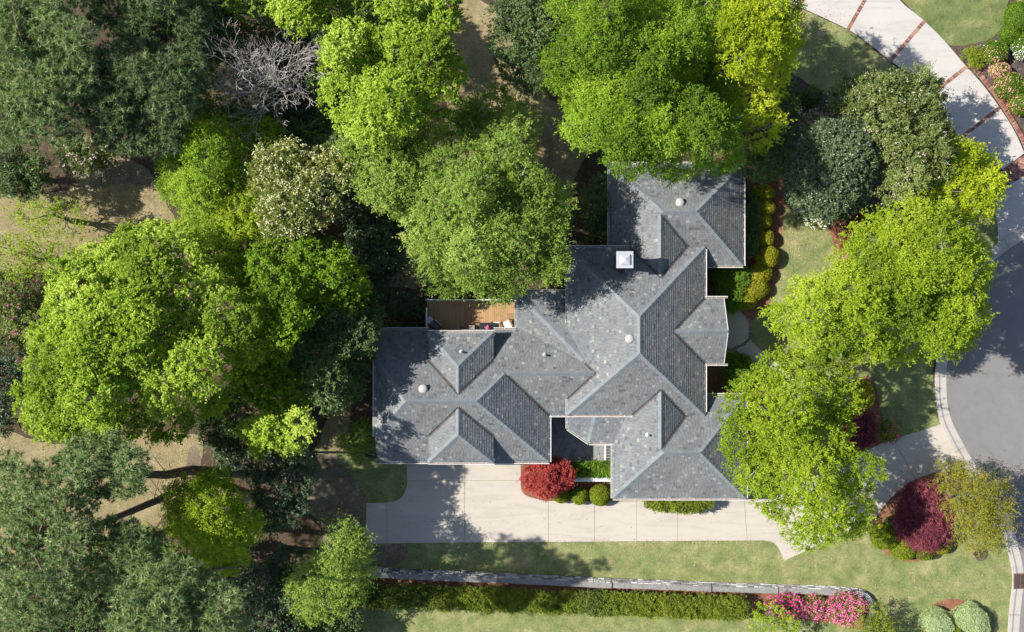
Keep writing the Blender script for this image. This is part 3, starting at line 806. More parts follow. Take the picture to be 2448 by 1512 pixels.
for (p0, p1), q, r, s, t in valleys:
    if {s, t} & {'porch', 'entry'} and not {s, t} <= {'link', 'porch'}: 
        if not ({s, t} == {'porch', 'main'}): continue
    if {s, t} == {'link', 'porch'}: continue
    cop = lambda a, b: abs(a.A-b.A)+abs(a.B-b.B) < 1e-6 and abs(a.C-b.C) < 0.05
    if any(cop(k, r) for k in SOL[s][0]) or any(cop(k, q) for k in SOL[t][0]) or {s, t} == {'porch', 'main'}: continue
    dot = q.d[0]*r.d[0]+q.d[1]*r.d[1]
    if dot > 0.7 or abs(zz(q,*p0)-zz(q,*p1)) < 0.15: continue
    a, b = Vector((*p0, zz(q, *p0))), Vector((*p1, zz(q, *p1))); d = b-a; ux, uy = Vector((d.x, d.y)).normalized()
    mid = (a+b)/2; tx, ty = mid.x-uy*0.3, mid.y+ux*0.3
    qa, ra = (q, r) if zz(q, tx, ty) > zz(r, tx, ty) else (r, q)
    d1, d2 = side_dir(qa, ux, uy, 1), side_dir(ra, ux, uy, -1); bm = bmesh.new(); up = Vector((0,0,1))
    prof = [(d1*0.105+up*0.02), (d1*0.10+up*0.034), (d1*0.018+up*0.024), up*0.05, (d2*0.018+up*0.024), (d2*0.10+up*0.034), (d2*0.105+up*0.02)]
    r0 = [bm.verts.new(a+v) for v in prof]; r1 = [bm.verts.new(b+v) for v in prof]
    for k in range(6): bm.faces.new((r0[k], r1[k], r1[k+1], r0[k+1]))
    bmesh.ops.recalc_face_normals(bm, faces=bm.faces[:])
    bm_obj('valley_flashing', bm, M['flash'], roof)
# gutters
def gutter(u0, v0, u1, v1, h, out, hang=0.95):
    a, b = P(u0, v0, h), P(u1, v1, h); d = b-a; L = d.length; t = d.normalized(); n = Vector((out[0], out[1], 0)).normalized()
    bm = bmesh.new()
    def strip(prof, mi):
        r0 = [bm.verts.new(a+n*o+Vector((0,0,z))) for o, z in prof]; r1 = [bm.verts.new(b+n*o+Vector((0,0,z))) for o, z in prof]
        for k in range(len(prof)-1): bm.faces.new((r0[k], r1[k], r1[k+1], r0[k+1])).material_index = mi
    strip([(0.0,-0.14),(0.0,0.012),(0.018,0.012),(0.018,-0.05)], 0)
    strip([(0.018,-0.052),(0.088,-0.05)], 1)
    strip([(0.088,-0.052),(0.088,0.016),(0.135,0.022),(0.135,-0.10),(0.0,-0.14)], 0)
    m = max(1, int(L/hang))
    for k in range(m):
        c = a + d*((k+0.5)/m); p = [c+t*s*0.016+n*o+Vector((0,0,0.019)) for s, o in ((-1,0.0),(1,0.0),(1,0.11),(-1,0.11))]
        bm.faces.new([bm.verts.new(x) for x in p]).material_index = 0
    bmesh.ops.recalc_face_normals(bm, faces=bm.faces[:])
    return bm_obj('gutter', bm, [M['white'], M['gutter_dirt']], roof)
N_, S_, E_, W__ = (0,1), (0,-1), (1,0), (-1,0)
for g in [(903,788,1025,788,heW,N_),(1180,788,1234,788,heW,N_),(1023,795,1182,795,T(4.9),N_),(896,861,896,1044,T(4.9),W__),(904,1105,1025,1105,heW,S_),(1180,1105,1313,1105,heW,S_),(1023,1106,1182,1106,T(4.9),S_),
          (1313,993,1313,1105,heW,E_),(1313,993,1358,993,heW,S_),(1235,697,1235,788,T(3.7),W__),(1235,697,1357,697,T(3.7),N_),(1357,592,1357,772,heA,W__),(1357,592,1503,592,heA,N_),(1357,944,1357,993,heA,W__),(1357,993,1512,993,heA,S_),
          (1685,596,1685,713,heA,E_),(1685,870,1685,985,heA,E_),(1685,713,1740,713,T(4.4),N_),(1685,870,1740,870,T(4.4),S_),(1457,392,1457,592,heB,W__),(1457,392,1777,392,heB,N_),(1777,392,1777,636,heB,E_),(1685,636,1777,636,heB,S_),
          (1685,945,1783,945,heB,N_),(1783,945,1783,1192,heB,E_),(1465,1192,1783,1192,heB,S_),(1465,1060,1465,1192,heB,W__),(1408,1060,1465,1060,T(3.7),S_),(1357,1025,1408,1060,T(3.7),(-0.57,-0.82)),(1357,995,1357,1025,T(3.7),W__)]:
    gutter(*g)
# rake boards on the two gables
def rake(p, q):
    bm = bmesh.new(); a, b = Vector(p), Vector(q)
    vs = [bm.verts.new(x) for x in (a+Vector((0,0,-.16)), b+Vector((0,0,-.16)), b+Vector((0,0,.03)), a+Vector((0,0,.03)))]
    o = Vector((0.05,0,0)); ws = [bm.verts.new(v.co+o) for v in vs]
    bm.faces.new(vs); bm.faces.new(ws[::-1])
    for k in range(4): bm.faces.new((vs[k], ws[k], ws[(k+1) % 4], vs[(k+1) % 4]))
    bmesh.ops.recalc_face_normals(bm, faces=bm.faces[:]); bm_obj('rake_board', bm, M['white'], roof)
xg = XU(1740,T(5.58)); rake((xg, YV(713,T(4.4)), T(4.4)), (xg, YV(793,T(5.58)), T(5.58))); rake((xg, YV(870,T(4.4)), T(4.4)), (xg, YV(793,T(5.58)), T(5.58)))
# walls: one block per wing, set back under the eaves
def wall(u0, u1, v0, v1, h, inset=0.42, mat='wall'):
    bm = bmesh.new(); add_box(bm, XU(u0,h)+inset, XU(u1,h)-inset, YV(v1,h)+inset, YV(v0,h)-inset, -0.05, h-0.20)
    return bm_obj('wall', bm, M[mat], house)
wall(903,1313,788,1105,heW); wall(1200,1450,788,993,heW-0.01,0.45); wall(1235,1450,697,900,T(3.68),0.47); wall(1357,1685,592,993,heA); wall(1457,1777,392,636,heB); wall(1459,1690,560,700,heB-0.01,0.46)
wall(1465,1783,945,1192,heB); wall(1467,1690,900,1050,heB-0.01,0.46)
bm = bmesh.new(); xw = XU(1740,T(4.4))-0.35; ya, yb = YV(870,T(4.4))+0.42, YV(713,T(4.4))-0.42; ym = (ya+yb)/2
vs0 = [bm.verts.new((x, y, z)) for x in (XU(1640,T(4.4)), xw) for y, z in ((ya,-.05),(yb,-.05),(yb,T(4.3)),(ym,T(5.36)),(ya,T(4.3)))]
bm.faces.new(vs0[:5]); bm.faces.new(vs0[5:][::-1])
for k in range(5): bm.faces.new((vs0[k], vs0[5+k], vs0[5+(k+1) % 5], vs0[(k+1) % 5]))
bmesh.ops.recalc_face_normals(bm, faces=bm.faces[:]); bm_obj('wall', bm, M['wall'], house)
# clipped gable wall of the west wing and the dormer walls
bm = bmesh.new(); x0 = XU(903,heW)+0.30; ya, yb = YV(1105,heW)+0.42, YV(788,heW)-0.42; yc, yd = YV(1043,T(4.9)), YV(862,T(4.9))
pr = [(ya,2.7),(yb,2.7),(yd,T(4.9)-.2),(yc,T(4.9)-.2)]
a = [bm.verts.new((x0, y, z)) for y, z in pr]; b = [bm.verts.new((x0+0.3, y, z)) for y, z in pr]; bm.faces.new(a); bm.faces.new(b[::-1])
for k in range(4): bm.faces.new((a[k], b[k], b[(k+1) % 4], a[(k+1) % 4]))
bmesh.ops.recalc_face_normals(bm, faces=bm.faces[:]); bm_obj('wall', bm, M['wall'], house)
for v0, v1 in ((795,930),(985,1106)):
    bm = bmesh.new(); yn, ys = YV(v0,hd), YV(v1,hd); i0, i1 = (0.3, 0) if v0 == 795 else (0, 0.3)
    add_box(bm, XU(1025,hd)+0.14, XU(1180,hd)-0.10, ys+i1, yn-i0, 2.6, hd-0.12); bm_obj('dormer_wall', bm, M['wall'], house)
# garage doors, windows, front door
def opening(name, x, y, z, w, h, face, mat, frame=True, panels=0):
    t = {'S': (1,0,0,-1), 'N': (1,0,0,1), 'E': (0,1,1,0), 'W': (0,1,-1,0)}[face]; ax = Vector((t[0],t[1],0)); n = Vector((t[2],t[3],0)); c = Vector((x,y,z))
    def bx(cu, cz, ww, hh, d0, d1, m, nm, par):
        bm = bmesh.new(); vs = []
        for d in (d0, d1):
            for su, sz in ((-1,-1),(1,-1),(1,1),(-1,1)): vs.append(bm.verts.new(c+ax*(cu+su*ww/2)+Vector((0,0,cz+sz*hh/2))+n*d))
        for f in ((0,1,2,3),(4,7,6,5),(0,4,5,1),(1,5,6,2),(2,6,7,3),(3,7,4,0)): bm.faces.new([vs[k] for k in f])
        bmesh.ops.recalc_face_normals(bm, faces=bm.faces[:]); return bm_obj(nm, bm, m, par)
    o = bx(0, 0, w, h, 0.004, 0.03, mat, name, house)
    for su in (-1, 1): bx(su*(w/2+0.05), 0, 0.1, h+0.2, 0.003, 0.055, M['white'], 'frame', o)
    for sz in (-1, 1): bx(0, sz*(h/2+0.05), w, 0.1, 0.003, 0.055, M['white'], 'frame', o)
    for k in range(panels): bx(0, -h/2+h*(k+0.5)/panels, w*0.94, h/panels*0.86, 0.03, 0.045, mat, 'panel', o)
    return o
ysw = YV(1105,heW)+0.42
for u in (1052, 1150): opening('garage_door', XU(u,heW), ysw, 1.1, 2.5, 2.15, 'S', M['white'], panels=4)
for u in (930, 1245): opening('window', XU(u,heW), ysw, 1.55, 1.0, 1.3, 'S', M['glass'])
for u in (1520, 1620, 1720): opening('window', XU(u,heB), YV(1192,heB)+0.42, 1.55, 1.2, 1.4, 'S', M['glass'])
for v in (1000, 1140): opening('window', XU(1783,heB)-0.42, YV(v,heB), 1.55, 1.2, 1.4, 'E', M['glass'])
for v in (440, 520, 590): opening('window', XU(1777,heB)-0.42, YV(v,heB), 1.55, 1.2, 1.4, 'E', M['glass'])
opening('door', xw, YV(793,T(4.4)), 1.05, 1.1, 2.1, 'E', M['brick_dark'])
for v in (830, 1060): opening('window', XU(903,heW)+0.42, YV(v,heW), 1.55, 1.0, 1.3, 'W', M['glass'])
# chimney with zinc cap
zt = 7.1; cc = P(1493.5, 621.5, zt); bm = bmesh.new(); add_box(bm, cc.x-0.42, cc.x+0.42, cc.y-0.42, cc.y+0.42, 3.0, zt-0.02)
ch = bm_obj('chimney', bm, M['brick_dark'], house)
bm = bmesh.new(); r = 0.56
add_box(bm, cc.x-r, cc.x+r, cc.y-r, cc.y+r, zt-0.012, zt+0.06); add_box(bm, cc.x-0.34, cc.x+0.34, cc.y-0.34, cc.y+0.34, zt+0.06, zt+0.16)
t0 = [bm.verts.new((cc.x+sx*0.34, cc.y+sy*0.34, zt+0.163)) for sx, sy in ((-1,-1),(1,-1),(1,1),(-1,1))]; ap = bm.verts.new((cc.x, cc.y, zt+0.26))
for k in range(4): bm.faces.new((t0[k], t0[(k+1) % 4], ap))
bm_obj('chimney_cap', bm, M['tin'], ch)
# cricket: small peaked saddle against the shaft
def roof_z(x, y):
    best = -9
    for s, (pls, lim) in SOL.items():
        if all(a*x+b*y+c >= 0 for a, b, c in lim): best = max(best, min(zz(q, x, y) for q in pls))
    return best
bm = bmesh.new(); y0 = cc.y-0.42; v = [bm.verts.new(x) for x in ((cc.x-0.45,y0,roof_z(cc.x,y0)+0.05),(cc.x+0.45,y0,roof_z(cc.x,y0)+0.05),(cc.x,y0-0.5,roof_z(cc.x,y0-0.5)+0.05),(cc.x,y0,roof_z(cc.x,y0)+0.32))]
bm.faces.new((v[0],v[2],v[3])); bm.faces.new((v[2],v[1],v[3])); bm_obj('cricket', bm, M['flash'], ch)
# roof vents
def on_roof(u, v):
    h = 5.0
    for _ in range(8): p = P(u, v, h); h = roof_z(p.x, p.y)
    return P(u, v, h)
for u, v in ((1625,485),(1505,810),(1012,930)):
    p = on_roof(u, v); bm = bmesh.new(); add_lathe(bm, (p.x, p.y, p.z), [(0.16,-0.12),(0.16,0.14),(0.31,0.12),(0.315,0.15),(0.25,0.22),(0.13,0.265),(0,0.28)], 24)
    o = bm_obj('roof_vent', bm, M['dome'], roof)
for u, v in ((1103,842),(1302,849),(1548,1040)):
    p = on_roof(u, v); bm = bmesh.new(); add_lathe(bm, (p.x, p.y, p.z-0.1), [(0.16,0.06),(0.15,0.12),(0.075,0.16),(0.07,0.5),(0.05,0.5),(0.05,0.3),(0,0.3)], 14)
    bm_obj('vent_pipe', bm, M['white'], roof)
# ------------------------------------------------------------------ vegetation
def unit(a):
    return a / np.maximum(np.linalg.norm(a, axis=-1, keepdims=True), 1e-9)
def leaf_quads(c, ax, nr, L, W):
    """leaf blades: centre, long axis, normal, length, width"""
    side = unit(np.cross(ax, nr)); L = L[:, None]; W = W[:, None]
    t = c + ax*L*0.6; s1 = c + side*W*0.5 - ax*L*0.4; s2 = c - side*W*0.5 - ax*L*0.4
    v = np.stack([s2, s1, t], axis=1).reshape(-1, 3); return v, np.arange(len(v))
SUNV = np.array(sd)
def poly_dist(pts, poly):
    pts = np.asarray(pts, float); poly = np.asarray(poly, float); best = np.full(len(pts), 1e9); ins = np.zeros(len(pts), bool)
    for i in range(len(poly)):
        a, b = poly[i], poly[(i+1) % len(poly)]; ab = b-a; t = np.clip(((pts-a) @ ab)/max(ab @ ab, 1e-9), 0, 1)
        best = np.minimum(best, np.linalg.norm(pts-(a+t[:, None]*ab), axis=1))
        if a[1] != b[1]:
            cond = ((a[1] > pts[:, 1]) != (b[1] > pts[:, 1])) & (pts[:, 0] < (b[0]-a[0])*(pts[:, 1]-a[1])/(b[1]-a[1])+a[0]); ins ^= cond
    return best, ins
def Pn(u, v, h):
    k = (H-h)/H/PX; return np.stack([(u-U0)*k, -(v-V0)*k, h], axis=-1)
LC = [0]
def poly_area(p):
    p = np.asarray(p); return abs(0.5*np.sum(p[:, 0]*np.roll(p[:, 1], -1)-np.roll(p[:, 0], -1)*p[:, 1]))
BT = [None]
def crown_lobes(poly, htop, hedge, lobe, rg, spacing=0.8, rough=0.5, bough=None):
    BT[0] = None; poly = smooth_closed(poly, 4); pa = np.array(poly); lo, hi = pa.min(0), pa.max(0)
    hm = (htop+hedge)/2; ppm = PX*H/(H-hm)             # plan units per metre at crown height
    sp = lobe*ppm*spacing; pts = []
    cand = rg.uniform(lo, hi, size=(6000, 2)); d, ins = poly_dist(cand, poly)
    ok = ins & (d > 0.28*lobe*ppm); cand, d = cand[ok], d[ok]; keep = []
    for i in range(len(cand)):
        if all((cand[i, 0]-cand[k, 0])**2+(cand[i, 1]-cand[k, 1])**2 > sp*sp for k in keep): keep.append(i)
    cand, d = cand[keep], d[keep]; dm = max(d.max(), 1e-6)
    prof = np.sqrt(np.clip(1-(1-np.clip(d/dm, 0, 1))**2, 0, 1))
    h = hedge + (htop-hedge)*prof + rg.normal(0, rough*0.55, len(d))
    if bough:       # main limbs carry separate domes with dark troughs between them
        br, ba = bough; bc = []
        for i in rg.permutation(len(cand)):
            if all(np.hypot(*(cand[i]-k)) > br*1.25*ppm for k in bc): bc.append(cand[i])
        bc = np.array(bc); off = rg.normal(0, ba*0.45, len(bc)); dd = np.linalg.norm(cand[:, None, :]-bc[None], axis=2)/ppm; near = dd.argmin(1)
        h = h+off[near]+ba*(0.35-(dd.min(1)/br)**2)
        BT[0] = rg.normal(0, 0.21, len(bc))[near]
    R = lobe*rg.uniform(0.7, 1.25, len(d)); R = np.minimum(R, d/ppm*0.85+0.18*lobe)
    h = np.maximum(h, R*0.8+0.2)
    c = Pn(cand[:, 0], cand[:, 1], h); c[:, 2] -= R*0.5
    return c, R, ppm
def crown(poly, htop, hedge, sp, seed, dens=1.0):
    rg = np.random.default_rng(seed)
    c, R, ppm = crown_lobes(poly, htop, hedge, sp['lobe'], rg, sp.get('spacing', 0.8), sp.get('rough', 0.5), sp.get('bough'))
    cl, dr, lt = [], [], []; fl = sp.get('flat', 0.75)
    for i in range(len(c)):
        n = max(20, int(2*pi*R[i]**2*42)); z = rg.uniform(-0.5, 1, n); ph = rg.uniform(0, 2*pi, n); q = np.sqrt(1-z*z)
        d = np.stack([q*np.cos(ph), q*np.sin(ph), z], 1); rr = R[i]*rg.uniform(0.72, 1.12, n)
        p = c[i]+d*rr[:, None]*np.array([1, 1, fl]); cl.append(p); dr.append(d); lt.append(np.full(n, rg.normal(0, 0.12)+(BT[0][i] if BT[0] is not None else 0)))
    cl, dr, lt = np.concatenate(cl), np.concatenate(dr), np.concatenate(lt)
    # height of the crown surface over every spray: most sprays near it, a few deeper down
    zt = np.full(len(cl), -1e9)
    for i in range(len(c)):
        q2 = 1-((cl[:, 0]-c[i, 0])**2+(cl[:, 1]-c[i, 1])**2)/R[i]**2; m = q2 > 0; zt[m] = np.maximum(zt[m], c[i, 2]+R[i]*fl*np.sqrt(q2[m]))
    dep = np.maximum(zt-cl[:, 2], 0); pk = np.where(dep < sp.get('skin', 0.55), 1.0, np.where(dep < 1.7, 0.30, 0.16)); keep = rg.random(len(cl)) < pk
    want = int(poly_area(smooth_closed(poly, 4))/ppm**2*sp['dens']*dens*3.8); k = np.flatnonzero(keep)
    if len(k) > want: k = rg.choice(k, want, replace=False)
    keep = np.zeros(len(cl), bool); keep[k] = True
    gap = sp.get('gap', 0.08); keep &= rg.random(len(cl)) > gap
    cl, dr, lt = cl[keep], dr[keep], lt[keep]; n = len(cl); T, K = sp['twigs'], sp['leaves']
    tw = unit(dr[:, None, :]*sp.get('outw', 0.8)+np.array([0, 0, sp.get('up', 0.25)])+rg.normal(0, sp.get('spread', 0.65), (n, T, 3)))
    tl = sp['twig']*rg.uniform(0.55, 1.25, (n, T))*np.where(rg.random((n, 1)) < 0.13, 1.9, 1.0); s = rg.uniform(0.1, 1.0, (n, T, K))
    pos = cl[:, None, None, :]+tw[:, :, None, :]*(tl[:, :, None]*s)[..., None]+rg.normal(0, sp.get('scatter', 0.05), (n, T, K, 3))
    pos[..., 2] -= sp.get('droop', 0.1)*(s**2)*tl[:, :, None]
    ax = unit(tw[:, :, None, :]*0.7+rg.normal(0, 0.6, (n, T, K, 3)))
    nr = unit(np.array([0, 0, sp.get('nup', 0.75)])+SUNV*sp.get('nsun', 0.55)+dr[:, None, None, :]*0.25+rg.normal(0, sp.get('nrand', 0.42), (n, T, K, 3)))   # leaves turn to the light
    ct = rg.normal(0, 0.14, n)
    ti = 0.45+lt[:, None, None]+ct[:, None, None]+rg.normal(0, 0.10, (n, T, K))+0.16*(s-0.5)
    pos, ax, nr, ti = pos.reshape(-1, 3), ax.reshape(-1, 3), nr.reshape(-1, 3), np.clip(ti.reshape(-1), 0, 1)
    L = sp['L']*0.88*rg.uniform(0.7, 1.3, len(pos)); W = sp['W']*0.88*rg.uniform(0.75, 1.25, len(pos))
    v, idx = leaf_quads(pos, ax, nr, L, W); LC[0] += len(pos)
    return v, idx, ti, c, R, cl, dr
def limbs(bm, base, htrunk, c, R, rg, r0, every=1, jit=0.25):
    top = Vector((base.x, base.y, htrunk))
    add_tube(bm, [Vector((base.x, base.y, -0.1)), Vector((base.x+rg.normal(0, .08), base.y+rg.normal(0, .08), htrunk*0.5)), top], [r0*1.25, r0, r0*0.8], 9)
    for i in range(0, len(c), every):
        e = Vector(c[i]); f = 0.25+0.5*rg.random(); st = Vector((base.x, base.y, htrunk*(0.55+0.45*rg.random())))
        d = e-st; m1 = st+d*0.35+Vector((rg.normal(0, jit), rg.normal(0, jit), 0.10*d.length)); m2 = st+d*0.7+Vector((rg.normal(0, jit), rg.normal(0, jit), 0.08*d.length))
        e2 = e+Vector((0, 0, R[i]*0.45))
        add_tube(bm, [st, m1, m2, e2], [r0*0.42, r0*0.3, r0*0.19, r0*0.06], 5, cap=False)
        for _ in range(3):
            tip = e+Vector((rg.normal(0, R[i]*0.5), rg.normal(0, R[i]*0.5), R[i]*rg.uniform(0.2, 0.7))); k = m2+(e2-m2)*rg.random()
            add_tube(bm, [k, (k+tip)/2+Vector((0, 0, .1)), tip], [r0*0.13, r0*0.08, r0*0.03], 4, cap=False)
def tree(name, label, poly, htop, hedge, sp, seed, cat='tree', group=None, dens=1.0, base=None, r0=0.2, every=2, extra=None):
    sp = SPEC[sp] if isinstance(sp, str) else sp
    v, idx, ti, c, R, cl, dr = crown(poly, htop, hedge, sp, seed, dens); rg = np.random.default_rng(seed+999)
    if base is None:
        m = c.mean(0); b = Vector((m[0], m[1], 0))
    else: b = P(*base, 0)
    t = thing(name, label, cat, b, group)
    me = np_mesh('crown', v-np.array(b), 3, idx, ti); link('crown', me, t, M[sp['mat']])
    bm = bmesh.new(); limbs(bm, b, max(0.6, hedge*0.55), c, R, rg, r0, every); bm_obj('trunk', bm, M[sp.get('bark', 'bark_grey')], t)
    if extra:       # flowers: (part name, share, size, material)
        nm, share, size, mat = extra; k = rg.random(len(cl)) < share; p = cl[k]+dr[k]*sp['twig']*0.8+np.array([0, 0, 0.10]); n = len(p); m = 5
        pos = (p[:, None, :]+rg.normal(0, size*0.75, (n, m, 3))).reshape(-1, 3); ax = unit(rg.normal(0, 1, pos.shape)*np.array([1, 1, .4])); nr = unit(np.array([0, 0, .9])+rg.normal(0, .5, pos.shape))
        vv, ii = leaf_quads(pos, ax, nr, np.full(len(pos), size), np.full(len(pos), size*0.9)); LC[0] += len(pos)
        link(nm, np_mesh(nm, vv-np.array(b), 3, ii, np.clip(rg.normal(.5, .25, len(pos)), 0, 1)), t, M[mat])
    return t
def LM(k, stops, **kw): M[k] = leaf_mat(k+'_leaves', [(i/(len(stops)-1), s) for i, s in enumerate(stops)], **kw)
LM('oakbright', [(0.08,0.15,0.006),(0.18,0.295,0.010),(0.30,0.42,0.035)])
LM('oakgold', [(0.125,0.19,0.006),(0.255,0.35,0.011),(0.38,0.46,0.035)])
LM('mapleyellow', [(0.145,0.22,0.012),(0.285,0.4,0.028),(0.44,0.53,0.085)])
LM('maplegreen', [(0.055,0.115,0.014),(0.125,0.21,0.024),(0.225,0.32,0.05)])
LM('mid', [(0.11,0.18,0.022),(0.235,0.335,0.05),(0.38,0.47,0.11)])
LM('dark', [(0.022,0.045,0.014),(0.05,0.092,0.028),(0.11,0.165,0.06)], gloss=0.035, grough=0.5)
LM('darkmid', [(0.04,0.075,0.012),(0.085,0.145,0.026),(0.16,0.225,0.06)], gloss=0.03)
LM('lime', [(0.19,0.25,0.004),(0.345,0.42,0.01),(0.48,0.53,0.035)])
LM('cream', [(0.12,0.155,0.025),(0.24,0.255,0.055),(0.38,0.37,0.12)])
LM('creamflower', [(0.36,0.37,0.16),(0.48,0.49,0.25),(0.58,0.59,0.35)], trans=0.2)
LM('pine', [(0.105,0.16,0.065),(0.2,0.27,0.11),(0.36,0.42,0.2)], trans=0.4)
LM('pinedark', [(0.06,0.1,0.042),(0.12,0.175,0.072),(0.25,0.31,0.145)], trans=0.35)
LM('hollyleaf', [(0.045,0.075,0.025),(0.095,0.145,0.05),(0.19,0.25,0.11)], gloss=0.05, grough=0.45)
LM('camellialeaf', [(0.08,0.115,0.02),(0.155,0.2,0.035),(0.25,0.295,0.08)], gloss=0.03)
LM('box', [(0.12,0.165,0.006),(0.22,0.275,0.012),(0.32,0.36,0.03)])
LM('boxgold', [(0.2,0.2,0.01),(0.34,0.33,0.018),(0.45,0.43,0.05)])
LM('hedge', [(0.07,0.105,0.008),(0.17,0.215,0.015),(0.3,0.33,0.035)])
LM('hedgeshade', [(0.05,0.085,0.012),(0.12,0.165,0.02),(0.22,0.26,0.04)])  # darker copy of the hedge foliage, shade put into the leaf colour
LM('hedgegreen', [(0.055,0.115,0.006),(0.125,0.225,0.012),(0.2,0.31,0.03)])
LM('sage', [(0.28,0.35,0.17),(0.44,0.52,0.28),(0.6,0.66,0.42)])
LM('burgundy', [(0.07,0.013,0.025),(0.175,0.035,0.055),(0.29,0.085,0.095)], trans=0.25)
LM('redmaple', [(0.14,0.014,0.014),(0.33,0.04,0.038),(0.45,0.10,0.065)], trans=0.3)
LM('bronze', [(0.145,0.15,0.014),(0.265,0.25,0.022),(0.38,0.335,0.06)])
LM('rust', [(0.09,0.03,0.022),(0.19,0.065,0.045),(0.26,0.11,0.07)])
LM('magenta', [(0.5,0.012,0.18),(0.75,0.035,0.33),(0.82,0.12,0.43)], trans=0.25)
LM('pinkflower', [(0.58,0.05,0.24),(0.74,0.12,0.34),(0.84,0.27,0.46)], trans=0.25)
LM('salmon', [(0.5,0.15,0.13),(0.68,0.3,0.26),(0.8,0.5,0.42)], trans=0.2)
LM('blush', [(0.5,0.36,0.33),(0.65,0.48,0.45),(0.75,0.62,0.58)], trans=0.2)
LM('whiteflower', [(0.6,0.58,0.52),(0.75,0.74,0.68),(0.85,0.84,0.8)], trans=0.2)
LM('lilac', [(0.3,0.16,0.26),(0.45,0.28,0.4),(0.6,0.42,0.52)], trans=0.2)
B = dict(lobe=0.95, dens=11, twigs=4, leaves=7, twig=0.42, L=0.155, W=0.1)
SPEC = {
 'oakbright': dict(B, mat='oakbright', leaves=8, twig=0.5, L=0.15, W=0.085, bough=(1.75,2.17), spread=0.7, rough=0.75, scatter=0.07),
 'oakgold': dict(B, mat='oakgold', leaves=8, twig=0.45, L=0.14, W=0.085, bough=(1.66,1.74), rough=0.5),
 'mapleyellow': dict(B, mat='mapleyellow', twig=0.38, L=0.165, W=0.12, bough=(1.75,1.89), rough=0.6, dens=10),
 'maplegreen': dict(B, mat='maplegreen', twig=0.4, L=0.165, W=0.12, bough=(1.56,2.03), rough=0.8, dens=10),
 'mid': dict(B, mat='mid', lobe=1.0, twig=0.6, leaves=9, L=0.155, W=0.07, bough=(1.47,1.89), up=0.5, rough=0.8, spread=0.55),
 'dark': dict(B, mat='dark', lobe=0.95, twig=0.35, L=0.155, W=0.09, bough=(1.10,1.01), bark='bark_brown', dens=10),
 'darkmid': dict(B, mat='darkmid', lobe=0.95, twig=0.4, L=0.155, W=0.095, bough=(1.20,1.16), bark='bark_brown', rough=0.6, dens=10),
 'lime': dict(B, mat='lime', twig=0.55, leaves=8, L=0.16, W=0.08, bough=(1.38,1.30), spread=0.6, droop=0.3, rough=0.6),
 'cream': dict(B, mat='cream', lobe=0.9, twig=0.4, L=0.16, W=0.075, bough=(1.20,1.01), up=0.4),
 'holly': dict(B, mat='hollyleaf', lobe=0.85, twig=0.28, leaves=8, L=0.14, W=0.085, rough=0.25, nup=0.6, dens=15, gap=0.03, bark='bark_brown'),
 'camellia': dict(B, mat='camellialeaf', lobe=0.7, twig=0.5, leaves=9, L=0.14, W=0.09, up=0.6, rough=0.9, spread=0.45, dens=11, bough=(0.74,1.01), bark='bark_brown'),
 'airy': dict(B, mat='mid', lobe=0.9, twig=0.65, leaves=8, L=0.16, W=0.065, spread=0.8, rough=0.7, dens=8),
 'airyyellow': dict(B, mat='oakgold', lobe=0.9, twig=0.6, leaves=6, L=0.14, W=0.085, spread=0.9, rough=0.7, dens=4),
 'myrtle': dict(B, mat='bronze', lobe=0.5, twig=0.85, leaves=12, L=0.11, W=0.055, spread=0.4, up=0.3, outw=1.1, rough=0.9, dens=9, twigs=3),
 'burgundy': dict(B, mat='burgundy', lobe=0.7, twig=0.4, leaves=10, L=0.14, W=0.045, droop=0.6, rough=0.15, dens=32, gap=0.02, bark='bark_brown'),
 'redmaple': dict(B, mat='redmaple', lobe=0.55, twig=0.33, leaves=10, L=0.13, W=0.055, droop=0.5, rough=0.3, dens=30, gap=0.05, bark='bark_brown'),
 'rust': dict(B, mat='rust', lobe=0.5, twig=0.3, L=0.1, W=0.06, dens=20),
 'hedge': dict(B, mat='hedge', lobe=0.45, twig=0.22, leaves=7, L=0.115, W=0.07, rough=0.07, dens=30, gap=0.02, spacing=0.75, bark='bark_brown'),
 'hedgegreen': dict(B, mat='hedgegreen', lobe=0.38, twig=0.2, leaves=7, L=0.12, W=0.055, rough=0.04, dens=38, gap=0.02, bark='bark_brown'),
 'azalea': dict(B, mat='hedge', lobe=0.4, twig=0.25, L=0.09, W=0.05, rough=0.15, dens=26, gap=0.1, bark='bark_brown'),
}
